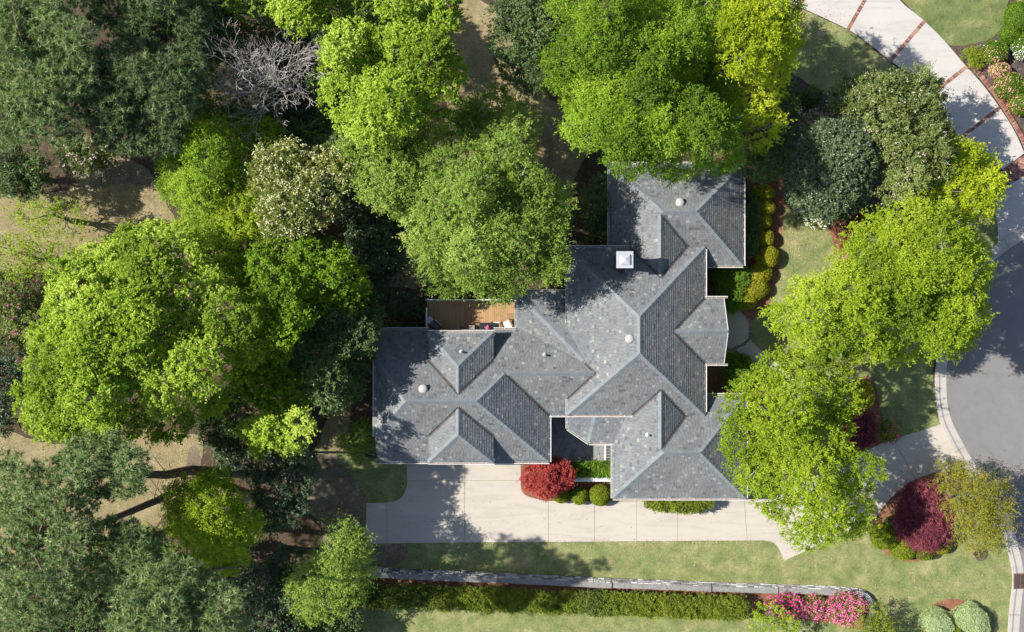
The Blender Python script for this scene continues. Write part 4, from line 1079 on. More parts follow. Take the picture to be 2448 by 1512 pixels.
# ---- pines: tufts of long needles at the ends of layered branches
def pine(label, poly, htop, hedge, base, seed, n_tuft, need=18, nl=0.34, r0=0.26, trunk_top=None, mat='pine'):
    rg = np.random.default_rng(seed); sp = dict(lobe=1.25, rough=1.5)
    c, R, ppm = crown_lobes(poly, htop, hedge, 1.25, rg, 0.72, 1.4)
    wts = R**2/np.sum(R**2); pick = rg.choice(len(c), n_tuft, p=wts); z = rg.uniform(-0.3, 1, n_tuft); ph = rg.uniform(0, 2*pi, n_tuft); q = np.sqrt(1-z*z)
    d = np.stack([q*np.cos(ph), q*np.sin(ph), z], 1); tc = c[pick]+d*(R[pick]*rg.uniform(0.45, 1.05, n_tuft))[:, None]*np.array([1, 1, 0.6])
    td = unit(d*0.7+np.array([0, 0, 0.55])+rg.normal(0, 0.35, (n_tuft, 3)))
    nd = unit(td[:, None, :]*0.55+rg.normal(0, 0.62, (n_tuft, need, 3))); ln = nl*rg.uniform(0.7, 1.2, (n_tuft, need, 1))
    b0 = tc[:, None, :]+td[:, None, :]*rg.uniform(-0.10, 0.10, (n_tuft, need, 1)); tip = b0+nd*ln; tip[..., 2] -= 0.05
    w = unit(np.cross(nd, rg.normal(0, 1, (n_tuft, need, 3))))*0.03
    v = np.stack([b0-w, b0+w, tip], axis=2).reshape(-1, 3); ti = np.repeat(np.clip(rg.normal(0.45, 0.2, n_tuft), 0, 1), need)+rg.normal(0, 0.1, n_tuft*need)
    b = P(*base, 0) if base else Vector((c[:, 0].mean(), c[:, 1].mean(), 0)); t = thing('pine_tree', label, 'tree', b, 'tall pines in the woods'); LC[0] += n_tuft*need//2
    link('crown', np_mesh('crown', v-np.array(b), 3, np.arange(len(v)), np.clip(ti, 0, 1)), t, M[mat])
    bm = bmesh.new(); m = c.mean(0); top = Vector((m[0], m[1], trunk_top or htop*0.97)); bb = Vector((b.x, b.y, -0.1)); lean = Vector((rg.normal(0, .15), rg.normal(0, .15), 0))
    add_tube(bm, [bb, bb+(top-bb)*0.33+lean, bb+(top-bb)*0.66+lean, top], [r0*1.3, r0, r0*0.75, r0*0.2], 10)
    for i in range(0, len(c), 2):
        e = Vector(c[i]); f = min(0.97, max(0.35, (e.z-1.2)/top.z)); st = bb+(top-bb)*f+lean*0.6
        add_tube(bm, [st, (st+e)/2+Vector((0, 0, 0.35)), e], [r0*0.25, r0*0.16, r0*0.05], 5, cap=False)
    for k in range(5):       # dead stubs low on the bole
        f = rg.uniform(0.2, 0.5); st = bb+(top-bb)*f+lean; a = rg.uniform(0, 2*pi); Ls = rg.uniform(0.8, 2.2)
        add_tube(bm, [st, st+Vector((cos(a)*Ls*0.6, sin(a)*Ls*0.6, 0.2)), st+Vector((cos(a)*Ls, sin(a)*Ls, 0.15))], [0.05, 0.035, 0.012], 5, cap=False)
    bm_obj('trunk', bm, M['bark_pine'], t); return t
# ---- clipped shrubs: lumpy solid heart, skin of small leaves
def shrub(name, label, u, v, ru, rv, h, mat, seed, L=0.075, W=0.045, n=1500, ang=0.0, boxy=2.0, flowers=None, group=None, cat='shrub', lump=0.035, fuzz=0.018):
    rg = np.random.default_rng(seed); n = int(n*1.5); k = (H-h*0.5)/H/PX; a, b = ru*k, rv*k; cb = P(u, v, h*0.5); base = Vector((cb.x, cb.y, 0))
    t = thing(name, label, cat, base, group); ca, sa = cos(ang), sin(ang)
    def surf(z, ph):
        q = np.sqrt(np.clip(1-np.abs(z)**boxy, 0, 1))**(2.0/boxy); e = 2.0/boxy
        cx = np.sign(np.cos(ph))*np.abs(np.cos(ph))**e; sx = np.sign(np.sin(ph))*np.abs(np.sin(ph))**e
        lm = 1+lump*(np.sin(3*ph+seed)*0.6+np.sin(5*ph+2.1*seed+4*z)*0.5+np.sin(7*z+seed))
        x, y = a*q*cx*lm, b*q*sx*lm; zz_ = h*(0.42+0.56*z*(1+lump*0.6*np.sin(4*ph+seed)))
        return np.stack([x*ca-y*sa, x*sa+y*ca, zz_], -1)
    zs = np.array([-0.74, -0.4, 0.0, 0.35, 0.62, 0.82, 0.94, 0.995]); nphi = 22; ph = np.arange(nphi)*2*pi/nphi
    g = np.stack([surf(np.full(nphi, z), ph) for z in zs])*np.array([0.93, 0.93, 0.95]); vv = g.reshape(-1, 3); f = []
    for i in range(len(zs)-1):
        for j in range(nphi): f.append([i*nphi+j, i*nphi+(j+1) % nphi, (i+1)*nphi+(j+1) % nphi, (i+1)*nphi+j])
    top = len(vv); vv = np.concatenate([vv, [[0, 0, h*0.97*0.95]]]); f3 = [[(len(zs)-1)*nphi+j, (len(zs)-1)*nphi+(j+1) % nphi, top] for j in range(nphi)]
    me = bpy.data.meshes.new('branches'); me.from_pydata(vv.tolist(), [], f+f3); link('branches', me, t, M[mat])   # inner growth: the darkest tone of the same foliage
    z = 1-rg.random(n)**0.85*1.7; z = np.clip(z, -0.72, 1); phs = rg.uniform(0, 2*pi, n); p = surf(z, phs); cen = np.array([0, 0, h*0.4]); o = unit((p-cen)/np.array([a, b, h*0.55]))
    p = p+o*rg.uniform(-0.6, 1, n)[:, None]*fuzz; ax = unit(o*0.4+rg.normal(0, 0.7, (n, 3))); nr = unit(o+rg.normal(0, 0.5, (n, 3)))
    vq, idx = leaf_quads(p, ax, nr, L*rg.uniform(.7, 1.3, n), W*rg.uniform(.7, 1.3, n)); LC[0] += n
    low = 0.45+0.12*np.sin(phs*2+seed)+rg.normal(0, 0.2, n)
    link('foliage', np_mesh('foliage', vq, 3, idx, np.clip(low, 0, 1)), t, M[mat])
    if flowers:
        fm, cnt, size, patch = flowers; z = 1-rg.random(cnt)*1.3; phs = rg.normal(patch[0], patch[1], cnt) if patch else rg.uniform(0, 2*pi, cnt); p = surf(np.clip(z, -.5, .98), phs); o = unit((p-cen)/np.array([a, b, h*0.55])); p = p+o*(fuzz+0.02)
        vq, idx = leaf_quads(p, unit(rg.normal(0, 1, p.shape)), unit(o+rg.normal(0, .4, p.shape)), np.full(cnt, size), np.full(cnt, size*.9)); LC[0] += cnt
        link('blossoms', np_mesh('blossoms', vq, 3, idx, rg.random(cnt)), t, M[fm])
    return t

# ------------------------------------------------------------------ woods in the upper left
pine('tallest dark pine filling the upper left corner', [(-60,-60),(120,-50),(215,30),(225,150),(200,260),(215,330),(120,345),(40,335),(-60,350)], 14, 10.5, None, 101, 3700, mat='pine')
pine('dark pine with drooping boughs right of the corner pine', [(180,150),(260,90),(380,100),(480,130),(490,240),(440,300),(430,355),(330,370),(240,350),(180,280)], 12.5, 9, None, 102, 3300, mat='pinedark')
pine('dark pine at the top edge above the bare gap', [(190,-60),(330,-60),(500,-50),(500,60),(470,140),(380,130),(290,110),(240,60),(220,80)], 10.5, 8, None, 103, 2300, mat='pinedark')
def bare_tree():
    rg = random.Random(5); b = P(715,250,0); t = thing('bare_tree', 'leafless pale grey tree among the green woods', 'tree', b); bm = bmesh.new()
    def grow(p, d, L, r, lv):
        n = 3; pts = [p]; q = p
        for k in range(n):
            d = (d+Vector((rg.gauss(0,.075), rg.gauss(0,.075), rg.gauss(0,.06)+0.02))).normalized(); q = q+d*(L/n); pts.append(q)
        add_tube(bm, pts, [r*(1-0.45*k/n) for k in range(n+1)], 6 if lv < 2 else (4 if lv < 4 else 3), cap=False)
        if lv >= 6: return
        for k in range(3 if lv < 5 else 2):
            a = rg.uniform(0, 2*pi); s = rg.uniform(0.45, 0.9); nd = (d+Vector((cos(a)*s, sin(a)*s, rg.uniform(-.15,.35)))).normalized()
            grow(pts[rg.choice((2,3,3))], nd, L*rg.uniform(0.52,0.7), max(0.011, r*0.56), lv+1)
    add_tube(bm, [b, b+Vector((0.0,0.1,2.5))], [0.17,0.14], 8)
    ctr = P(632,150,10.4)
    for k in range(9):
        a = k*2*pi/9+rg.uniform(-.3,.3); rr_ = (1.7, 0.8)[k % 2]; e = ctr+Vector((cos(a)*rr_, sin(a)*rr_, rg.uniform(-.5,.5))); st = b+Vector((0,0.1,2.4))
        d = (e-st); grow(st, d.normalized(), d.length*0.46, 0.07, 1)
    bm_obj('branches', bm, M['bark_bare'], t)
bare_tree()
tree('understorey_tree', 'dark evergreen thicket beneath the branches of the leafless tree', [(500,60),(560,50),(640,60),(720,60),(760,120),(740,200),(700,260),(620,250),(540,220),(500,160)], 3.6, 2.6, 'darkmid', 109, dens=0.8)
tree('dark_shrub_tree', 'dark evergreen understorey right of the leafless tree', [(740,60),(800,70),(780,200),(810,330),(760,340),(690,280),(700,200),(740,140)], 5.0, 3.5, 'dark', 110, cat='tree')
tree('maple_tree', 'large yellow green maple with pale limbs right of the leafless tree', [(765,130),(800,60),(870,50),(920,70),(985,60),(1050,80),(1100,150),(1108,190),(1070,260),(1010,290),(960,330),(880,335),(800,290),(765,235)], 13, 7.5, 'mapleyellow', 111, base=(950,260), r0=0.24)
tree('young_tree', 'small yellow green tree at the top edge left of the maple', [(640,-50),(760,-50),(790,10),(760,60),(700,70),(660,30)], 8, 6, 'mapleyellow', 112)
tree('young_tree', 'feathery green tree at the top edge above the leafless tree', [(480,-50),(640,-50),(650,30),(600,55),(540,30),(500,40)], 7, 5, 'maplegreen', 113)
tree('young_tree', 'yellow green treetop cut by the top edge over the maple', [(900,-60),(1060,-60),(1100,20),(1080,80),(1010,70),(960,60),(910,40)], 11, 8, 'mapleyellow', 114)
tree('bay_tree', 'dark glossy green tree left of the bright oak', [(1178,50),(1200,-40),(1330,-50),(1360,60),(1330,170),(1300,215),(1250,215),(1200,170),(1180,110)], 9, 6, 'darkmid', 115)
tree('oak_tree', 'huge bright green oak overhanging the north roof', [(1310,60),(1350,-60),(1740,-60),(1770,40),(1750,140),(1770,230),(1768,340),(1760,400),(1720,410),(1690,400),(1640,425),(1590,425),(1550,410),(1500,420),(1470,400),(1440,370),(1380,350),(1345,310),(1370,260),(1310,220),(1295,130)], 13, 6.8, 'oakbright', 116, base=(1530,200), r0=0.32, every=2)
tree('acacia_tree', 'yellow lime tree at the top edge beside the pale drive lawn', [(1725,60),(1750,-50),(1890,-50),(1912,70),(1905,130),(1870,190),(1800,185),(1750,170),(1715,130)], 12, 8.5, 'lime', 117)
tree('acacia_tree', 'sparse yellow tree between bright oak and dark holly', [(1770,190),(1860,195),(1875,280),(1850,340),(1790,345),(1765,280)], 7.5, 5.5, dict(SPEC['lime'], dens=6), 118)
tree('understorey_tree', 'dim green understorey tree below the sparse yellow tree', [(1850,190),(1900,200),(1905,290),(1880,370),(1850,420),(1790,425),(1780,370),(1840,330)], 4.5, 3, 'darkmid', 119)
tree('elm_tree', 'large soft green tree above the wooden deck', [(1000,470),(1010,400),(985,330),(1060,300),(1100,240),(1130,250),(1180,215),(1250,240),(1285,290),(1270,370),(1300,430),(1350,440),(1365,490),(1340,560),(1350,620),(1330,680),(1290,650),(1245,690),(1200,715),(1120,690),(1070,715),(1040,690),(1000,650),(990,590),(960,550)], 10.5, 6.8, 'mid', 120, base=(1130,500), r0=0.26)
tree('elm_tree', 'soft green tree between maple and the tree above the deck', [(810,350),(860,330),(960,320),(1000,360),(1000,430),(985,500),(930,500),(870,470),(830,420),(800,380)], 8.5, 6.5, 'mid', 121)
tree('understorey_tree', 'dark camellia understorey left of the tree above the deck', [(840,430),(900,480),(960,520),(960,600),(920,650),(850,620),(830,560),(800,520)], 5, 3.2, 'dark', 122)
tree('poplar_tree', 'bright green tree right of the dark pines', [(390,360),(430,290),(480,240),(560,240),(620,280),(680,310),(640,370),(590,410),(540,450),(480,500),(410,490),(380,440)], 8.2, 5.4, 'oakbright', 123)
tree('understorey_tree', 'dark green thicket under the leafless tree', [(560,240),(620,260),(720,280),(780,340),(720,350),(640,340),(580,300)], 5, 3.5, 'darkmid', 124)
tree('photinia_tree', 'tree covered in cream blossom at the heart of the woods', [(610,370),(670,335),(730,360),(810,370),(835,420),(820,490),(780,530),(730,550),(690,590),(640,560),(620,500),(600,440)], 10.5, 8.2, 'cream', 125, extra=('blossoms', 0.62, 0.10, 'creamflower'))
tree('photinia_tree', 'yellow green tree left of the cream blossoming one', [(515,460),(560,420),(620,380),(650,460),(650,560),(600,620),(530,610),(505,540)], 8.5, 6.5, dict(SPEC['cream'], mat='oakgold'), 126)
tree('understorey_tree', 'small dark tree at the fork of the earth path', [(480,480),(530,470),(540,520),(500,540),(470,520)], 4, 3, 'dark', 127)
tree('understorey_tree', 'dim green thicket between the dark pines and the leafless tree', [(440,-40),(520,-40),(560,60),(520,140),(500,230),(450,260),(430,150)], 6, 4.5, 'darkmid', 128)
tree('understorey_tree', 'yellowish thicket at the top edge between the young trees and the maple', [(740,-40),(900,-40),(920,50),(850,70),(800,90),(760,80)], 6, 4.5, 'maplegreen', 129)
tree('understorey_tree', 'dark thicket between leafless tree and the large maple', [(720,30),(790,40),(790,140),(770,220),(800,320),(860,340),(780,370),(700,320),(740,200),(770,120)], 5.5, 4, 'darkmid', 188)
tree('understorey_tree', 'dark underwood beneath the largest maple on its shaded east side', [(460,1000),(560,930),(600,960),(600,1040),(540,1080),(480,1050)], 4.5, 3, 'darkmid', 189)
tree('understorey_tree', 'dark underwood in the lower left between the pines', [(150,1380),(240,1400),(300,1440),(260,1560),(120,1560),(110,1460)], 4.5, 3.2, 'darkmid', 190)
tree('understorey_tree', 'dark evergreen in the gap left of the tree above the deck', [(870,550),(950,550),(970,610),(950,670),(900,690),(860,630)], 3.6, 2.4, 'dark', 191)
tree('understorey_tree', 'green underwood between the leaning pine and the poplar', [(330,1280),(390,1260),(430,1330),(470,1380),(400,1440),(340,1400),(310,1330)], 4.2, 3, 'maplegreen', 192)
tree('understorey_tree', 'green thicket at the foot of the earth path beside the photinia', [(440,480),(500,460),(560,520),(560,600),(520,640),(470,590),(440,540)], 4.4, 3.2, 'maplegreen', 193)
tree('understorey_tree', 'dark foliage added as deep shade at the left edge beside the largest maple', [(-40,850),(40,850),(60,920),(50,1000),(10,1040),(-40,1040)], 4.0, 3, 'dark', 194)  # added dark foliage, stands in for deep shade in an open gap
# left edge
tree('shrub_tree', 'olive green bushy tree at the left edge under the pine', [(-40,350),(60,340),(100,370),(110,430),(70,470),(20,470),(-40,460)], 5, 3.2, 'darkmid', 130)
tree('flowering_shrub', 'shrub with whitish blossom beside the bare earth', [(140,340),(210,330),(260,350),(270,380),(220,405),(170,405),(140,380)], 3.2, 2.0, 'camellia', 131, cat='shrub', extra=('blossoms', 0.45, 0.09, 'blush'))
tree('small_tree', 'sparse sapling over the dormant lawn at left', [(10,500),(80,470),(160,490),(210,520),(190,560),(120,560),(60,545)], 4.5, 3.2, 'airyyellow', 132)
tree('small_tree', 'thin airy tree on the left edge below the sapling', [(-40,580),(40,560),(160,590),(210,560),(230,600),(140,650),(40,680),(-40,670)], 5, 3.5, 'airyyellow', 133)
tree('flowering_shrub', 'dark shrub with red flowers at the left edge', [(-40,660),(60,650),(120,690),(100,780),(70,840),(20,830),(-40,820)], 4, 2.6, 'camellia', 134, cat='shrub', extra=('blossoms', 0.06, 0.12, 'magenta'))
# large maples on the left
tree('maple_tree', 'largest yellow green maple in the left half', [(110,640),(180,600),(260,570),(310,535),(400,540),(470,575),(500,640),(560,700),(620,720),(640,800),(600,880),(560,960),(480,1000),(420,1050),(330,1045),(260,1070),(180,1050),(100,1060),(50,1000),(30,940),(60,880),(70,800),(110,720)], 14, 8, 'mapleyellow', 140, base=(400,800), r0=0.34, every=2)
tree('young_tree', 'pale thin green tree between the large maple and the photinia', [(420,520),(500,520),(560,590),(600,620),(590,680),(530,690),(480,640),(440,580)], 7, 5.5, dict(SPEC['airy'], mat='mapleyellow', dens=9), 141)
tree('maple_tree', 'mid green maple between largest maple and the west wing', [(560,600),(640,570),(720,570),(800,580),(860,630),(870,710),(820,760),(740,770),(700,810),(660,870),(610,820),(590,720),(550,660)], 9.6, 6.6, dict(SPEC['maplegreen'], mat='oakbright'), 142, base=(720,740))
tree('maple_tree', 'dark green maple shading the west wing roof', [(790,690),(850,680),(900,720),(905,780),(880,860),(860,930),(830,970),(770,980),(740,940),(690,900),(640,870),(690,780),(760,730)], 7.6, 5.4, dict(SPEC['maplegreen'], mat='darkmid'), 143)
tree('maple_tree', 'lower green bough tree left of the dark maple', [(560,880),(640,840),(690,900),(740,950),(730,1000),(660,1000),(600,960),(560,930)], 8.4, 6.6, dict(SPEC['mapleyellow'], mat='oakbright'), 144)
tree('maple_tree', 'small glowing yellow maple below the dark maple', [(575,1030),(610,1000),(670,990),(730,990),(738,1030),(715,1070),(660,1090),(600,1080)], 7.5, 6, 'mapleyellow', 145)
tree('understorey_tree', 'blue green holly thicket under the yellow maple', [(500,1040),(570,1050),(620,1090),(610,1150),(560,1140),(520,1100)], 3.5, 2.5, 'holly', 146)
tree('laurel_hedge', 'tall dark evergreen screen along the side yard', [(640,1090),(720,1080),(750,1100),(735,1180),(720,1240),(660,1270),(620,1280),(610,1200),(620,1130)], 8.5, 6.8, 'dark', 147)
tree('poplar_tree', 'green tree with dark crown beside the leaning pine', [(400,1160),(450,1145),(530,1130),(560,1175),(615,1180),(620,1240),(600,1300),(560,1370),(500,1370),(430,1300),(400,1240),(390,1200)], 11, 8, dict(SPEC['oakbright'], mat='oakgold'), 148)
tree('willow_tree', 'feathery light green tree near the end of the driveway', [(700,1370),(750,1330),(760,1290),(810,1250),(850,1250),(880,1310),(885,1380),(850,1440),(790,1480),(730,1480),(690,1430)], 7, 5, 'airy', 149)
tree('understorey_tree', 'dark thicket at the bottom edge left of the feathery tree', [(560,1390),(640,1340),(720,1310),(720,1420),(720,1500),(700,1560),(550,1560),(540,1470)], 5.5, 4, 'dark', 150)
tree('understorey_tree', 'yellow green low thicket at the bottom edge beside the pines', [(690,1480),(780,1480),(850,1470),(860,1560),(700,1560)], 3, 2, 'darkmid', 151)
tree('garden_shrub', 'dim weeping shrub at the corner of the west wing', [(815,1050),(850,1020),(890,1030),(900,1060),(885,1085),(840,1095)], 2.8, 1.8, 'airy', 152, cat='shrub')
# pines, lower left
pine('grey green pine at the left edge below the largest maple', [(-60,1090),(60,1100),(150,1120),(220,1180),(235,1260),(200,1330),(230,1400),(150,1480),(90,1560),(-60,1560)], 16.5, 12.5, (492,1142), 160, 2600)
pine('pine with long bare leaning trunk over the dry lawn', [(120,1090),(190,1040),(290,1045),(345,1100),(350,1170),(280,1190),(200,1190),(150,1140)], 15, 12, (455,1125), 161, 1000, r0=0.3)
pine('yellowish pine at the bottom edge beside the poplar', [(270,1420),(330,1370),(400,1330),(470,1350),(540,1400),(580,1450),(560,1560),(280,1560),(250,1480)], 20, 16.5, (560,1300), 162, 1600)
pine('pine behind the yellowish pine in the lower left', [(190,1290),(250,1240),(340,1250),(410,1310),(390,1370),(300,1430),(220,1400)], 15, 12, (450,1250), 163, 1100)
# ------------------------------------------------------------------ right side
tree('holly_tree', 'rounded dark holly on the mulch bed by the front lawn', [(1890,390),(1920,330),(1970,290),(2030,280),(2080,310),(2100,370),(2090,430),(2050,490),(2010,525),(1940,520),(1895,480),(1880,430)], 6.0, 3.4, 'holly', 170)
tree('camellia_tree', 'spiky pink flecked camellia tree beside the pale drive', [(1985,260),(2000,210),(2060,180),(2130,185),(2190,165),(2235,180),(2260,250),(2270,320),(2290,370),(2260,430),(2200,450),(2160,490),(2110,480),(2110,400),(2090,310),(2030,270)], 6.2, 3.8, 'camellia', 171, extra=('blossoms', 0.13, 0.075, 'blush'), every=3)
tree('cypress_tree', 'golden green rounded tree at the mouth of the pale drive', [(2200,440),(2230,390),(2260,345),(2320,340),(2370,370),(2400,430),(2390,480),(2350,515),(2290,510),(2240,490)], 5.2, 3.4, 'lime', 172)
tree('oak_tree', 'broad golden green oak shading the street', [(1985,650),(2000,580),(2060,530),(2130,495),(2210,485),(2280,500),(2330,560),(2370,630),(2360,700),(2365,760),(2340,800),(2290,850),(2240,860),(2190,855),(2140,870),(2060,860),(1990,870),(1920,850),(1870,790),(1830,770),(1850,730),(1895,715),(1900,670),(1940,660)], 10.4, 6, 'oakgold', 173, base=(2060,720), r0=0.28)
tree('oak_tree', 'light green oak hanging over the driveway and the south east roof', [(1750,930),(1810,880),(1860,840),(1930,850),(2000,870),(2045,900),(2060,960),(2040,1020),(2030,1070),(2110,1090),(2125,1120),(2080,1170),(2085,1230),(2060,1280),(1990,1290),(1930,1310),(1880,1280),(1850,1240),(1800,1200),(1760,1140),(1730,1090),(1740,1030),(1725,980)], 9.4, 5.2, dict(SPEC['oakgold'], dens=8), 174, base=(1880,1010), r0=0.28)
tree('crape_myrtle', 'bronze green crape myrtle with pale stems by the curb', [(2240,1140),(2260,1110),(2310,1120),(2360,1135),(2400,1160),(2415,1210),(2405,1270),(2380,1300),(2330,1310),(2290,1290),(2275,1240),(2262,1190)], 4.6, 2.6, 'myrtle', 175, base=(2262,1185), r0=0.1, every=1, extra=None)
tree('japanese_maple', 'burgundy weeping maple in the island bed beside the driveway', [(2150,1240),(2165,1180),(2200,1160),(2250,1160),(2270,1200),(2280,1250),(2260,1295),(2220,1315),(2180,1300),(2155,1275)], 2.6, 1.3, 'burgundy', 176, every=4)
tree('japanese_maple', 'bright red japanese maple beside the garage court', [(1258,1130),(1275,1110),(1310,1100),(1350,1105),(1372,1130),(1360,1155),(1335,1175),(1310,1190),(1280,1175),(1255,1160)], 2.7, 1.4, 'redmaple', 177, every=3)
tree('japanese_maple', 'shaded burgundy maple under the oaks by the driveway mouth', [(2030,1000),(2060,985),(2085,1000),(2090,1040),(2070,1065),(2040,1060)], 2.2, 1.2, 'burgundy', 178, every=4)
tree('barberry_shrub', 'rusty red barberry below the dark holly', [(1995,510),(2030,500),(2065,505),(2050,550),(2020,590),(2000,570)], 1.3, 0.7, 'rust', 179, cat='shrub', every=4)
tree('small_tree', 'little yellow green tree at the end of the retaining wall', [(2055,1480),(2080,1455),(2120,1470),(2135,1510),(2120,1560),(2060,1560),(2040,1520)], 2.6, 1.6, dict(SPEC['myrtle'], mat='hedge', gap=0.1), 180, base=(2070,1480), r0=0.06, every=1)
tree('small_tree', 'thin straggling tree behind the magenta azaleas', [(1810,1450),(1850,1440),(1890,1470),(1910,1500),(1880,1530),(1830,1520),(1800,1490)], 2.4, 1.5, dict(SPEC['airyyellow'], lobe=0.6, twig=0.4), 181, base=(1830,1455), r0=0.05, every=1)
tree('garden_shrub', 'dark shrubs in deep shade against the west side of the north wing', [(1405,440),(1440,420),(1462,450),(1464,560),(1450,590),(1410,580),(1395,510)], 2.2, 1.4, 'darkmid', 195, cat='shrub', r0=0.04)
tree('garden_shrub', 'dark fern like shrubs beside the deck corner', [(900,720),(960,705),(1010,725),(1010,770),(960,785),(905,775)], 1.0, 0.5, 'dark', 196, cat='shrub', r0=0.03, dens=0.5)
# azaleas
tree('azalea', 'magenta azalea next to the straggling tree', [(1835,1438),(1870,1425),(1915,1430),(1925,1460),(1900,1478),(1855,1470)], 1.1, 0.6, 'azalea', 182, cat='shrub', group='azaleas behind the retaining wall', r0=0.03, extra=('blossoms', 0.85, 0.10, 'magenta'))
tree('azalea', 'sparse pink azalea between two fuller azaleas', [(1925,1435),(1965,1430),(1980,1450),(1960,1472),(1930,1470)], 1.0, 0.5, 'azalea', 183, cat='shrub', group='azaleas behind the retaining wall', r0=0.03, extra=('blossoms', 0.5, 0.10, 'pinkflower'))
tree('azalea', 'full pink azalea near the curved wall end', [(1985,1440),(2010,1420),(2045,1430),(2065,1450),(2050,1485),(2010,1490),(1980,1475)], 1.2, 0.6, 'azalea', 184, cat='shrub', group='azaleas behind the retaining wall', r0=0.03, extra=('blossoms', 0.95, 0.10, 'pinkflower'))
tree('azalea', 'small green azalea with few pink flowers by the driveway mouth', [(2095,1030),(2120,1010),(2145,1020),(2150,1045),(2120,1055)], 0.9, 0.5, 'azalea', 185, cat='shrub', r0=0.03, extra=('blossoms', 0.12, 0.1, 'magenta'))
tree('azalea', 'white azalea at the foot of the dark holly', [(1890,490),(1930,500),(1975,520),(1985,535),(1950,538),(1910,520)], 1.0, 0.6, 'azalea', 186, cat='shrub', r0=0.03, extra=('blossoms', 0.75, 0.09, 'whiteflower'))
tree('azalea', 'lilac flowered low shrub behind the dark holly', [(1915,290),(1950,265),(1975,280),(1965,310),(1930,320)], 1.2, 0.6, 'azalea', 187, cat='shrub', r0=0.03, extra=('blossoms', 0.7, 0.09, 'lilac'))
# long informal hedge below the retaining wall
hx0, hx1 = 800, 1775
rgh = random.Random(9); NH = 12
hw = ['shaded dark hedge shrub at the far left end of the long hedge'] + ['%s hedge shrub from the left end of the long hedge below the retaining wall' % w for w in ('second','third','fourth','fifth','sixth','seventh','eighth','ninth','tenth','eleventh')] + ['last hedge shrub at the right end of the long hedge, beside the azaleas']
for i in range(NH):
    u0 = hx0+(hx1-hx0)*i/NH; u1 = hx0+(hx1-hx0)*(i+1)/NH; vc = 1418+(1450-1418)*((u0+u1)/2-hx0)/(hx1-hx0)+6; q = rgh.uniform(-3, 3)
    sp = dict(SPEC['hedge'], mat=('hedge' if i not in (1,2,7) else 'hedgeshade')) if i > 0 else dict(SPEC['hedge'], mat='hedgeshade')  # darker copy for shade, and for dark clumps among the yellow green
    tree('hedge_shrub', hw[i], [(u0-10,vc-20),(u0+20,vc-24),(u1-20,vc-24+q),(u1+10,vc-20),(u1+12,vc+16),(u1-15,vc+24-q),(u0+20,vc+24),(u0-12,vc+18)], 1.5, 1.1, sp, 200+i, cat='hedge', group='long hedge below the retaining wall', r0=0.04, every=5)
tree('hedge', 'clipped green hedge along the south eave over the driveway', [(1540,1188),(1620,1186),(1700,1186),(1705,1200),(1680,1220),(1620,1223),(1560,1216),(1540,1202)], 1.3, 1.0, dict(SPEC['hedge'], mat='hedge'), 220, cat='hedge', r0=0.03, every=6)
tree('hedge', 'clipped bright green hedge between courtyard and white garden wall', [(1366,1112),(1400,1109),(1470,1110),(1472,1138),(1420,1139),(1372,1138)], 1.2, 1.0, 'hedgegreen', 221, cat='hedge', r0=0.03, every=6)
tree('hedge', 'clipped green hedge block beside the golden boxwoods', [(1715,630),(1760,636),(1790,650),(1785,680),(1775,700),(1765,740),(1730,740),(1712,690)], 1.3, 1.05, 'hedgegreen', 222, cat='hedge', r0=0.03, every=6)
tree('hedge', 'clipped green hedge block south of the front walk', [(1745,850),(1790,855),(1800,880),(1785,925),(1740,925),(1735,880)], 1.2, 1.0, 'hedgegreen', 223, cat='hedge', r0=0.03, every=6)
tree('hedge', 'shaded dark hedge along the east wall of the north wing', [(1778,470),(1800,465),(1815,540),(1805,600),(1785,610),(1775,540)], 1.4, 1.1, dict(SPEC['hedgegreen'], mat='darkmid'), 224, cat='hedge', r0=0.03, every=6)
# clipped balls
for i, (lab, u, v, ru, rv, h, mat, nn) in enumerate([
  ('small boxwood ball half under the red maple', 1341,1184,21,19,1.05,'box',2600), ('middle boxwood ball between two others by the driveway', 1385,1186,21,20,1.1,'box',2600), ('largest boxwood ball nearest the south wing corner', 1435,1184,25,25,1.25,'box',3200),
  ('shaded boxwood dome at the top of the column by the north wing', 1825,462,27,20,1.2,'boxgold',2200), ('second shaded boxwood dome in the column by the north wing', 1828,496,26,20,1.2,'boxgold',2200),
  ('small golden boxwood ball with a sunlit right rim', 1824,528,22,19,1.15,'boxgold',2200), ('golden boxwood ball below the smallest sunlit one', 1826,570,25,21,1.2,'boxgold',2400), ('largest golden boxwood ball in the column by the lawn', 1834,614,28,26,1.3,'boxgold',2800),
  ('golden boxwood mound with its top half in shade', 1815,655,30,25,1.2,'boxgold',2600), ('wide golden boxwood mound, middle of the lower three', 1802,690,35,28,1.2,'boxgold',2800), ('lowest golden boxwood mound next to the front walk', 1782,720,26,22,1.15,'boxgold',2400),
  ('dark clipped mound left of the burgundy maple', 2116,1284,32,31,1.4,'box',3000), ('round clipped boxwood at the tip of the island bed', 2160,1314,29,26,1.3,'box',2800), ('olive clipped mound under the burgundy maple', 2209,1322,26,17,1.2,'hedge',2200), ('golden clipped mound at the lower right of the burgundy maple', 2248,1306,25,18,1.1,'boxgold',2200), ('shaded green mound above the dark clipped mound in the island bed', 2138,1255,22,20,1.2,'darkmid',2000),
  ('big clipped green bush at the right edge above the flower bed', 2442,42,40,37,1.5,'hedgegreen',3600), ('small dark green ball left of the white flowering bush', 2416,83,24,22,1.1,'hedgegreen',2200),
  ('shaded yellow green mound under the light green oak', 2066,945,26,34,1.0,'boxgold',2000), ('round green bush behind the camellia tree', 1940,230,26,24,1.2,'darkmid',2200)]):
    shrub('boxwood', lab, u, v, ru, rv, h, mat, 300+i, n=nn, L=0.10, W=0.065)
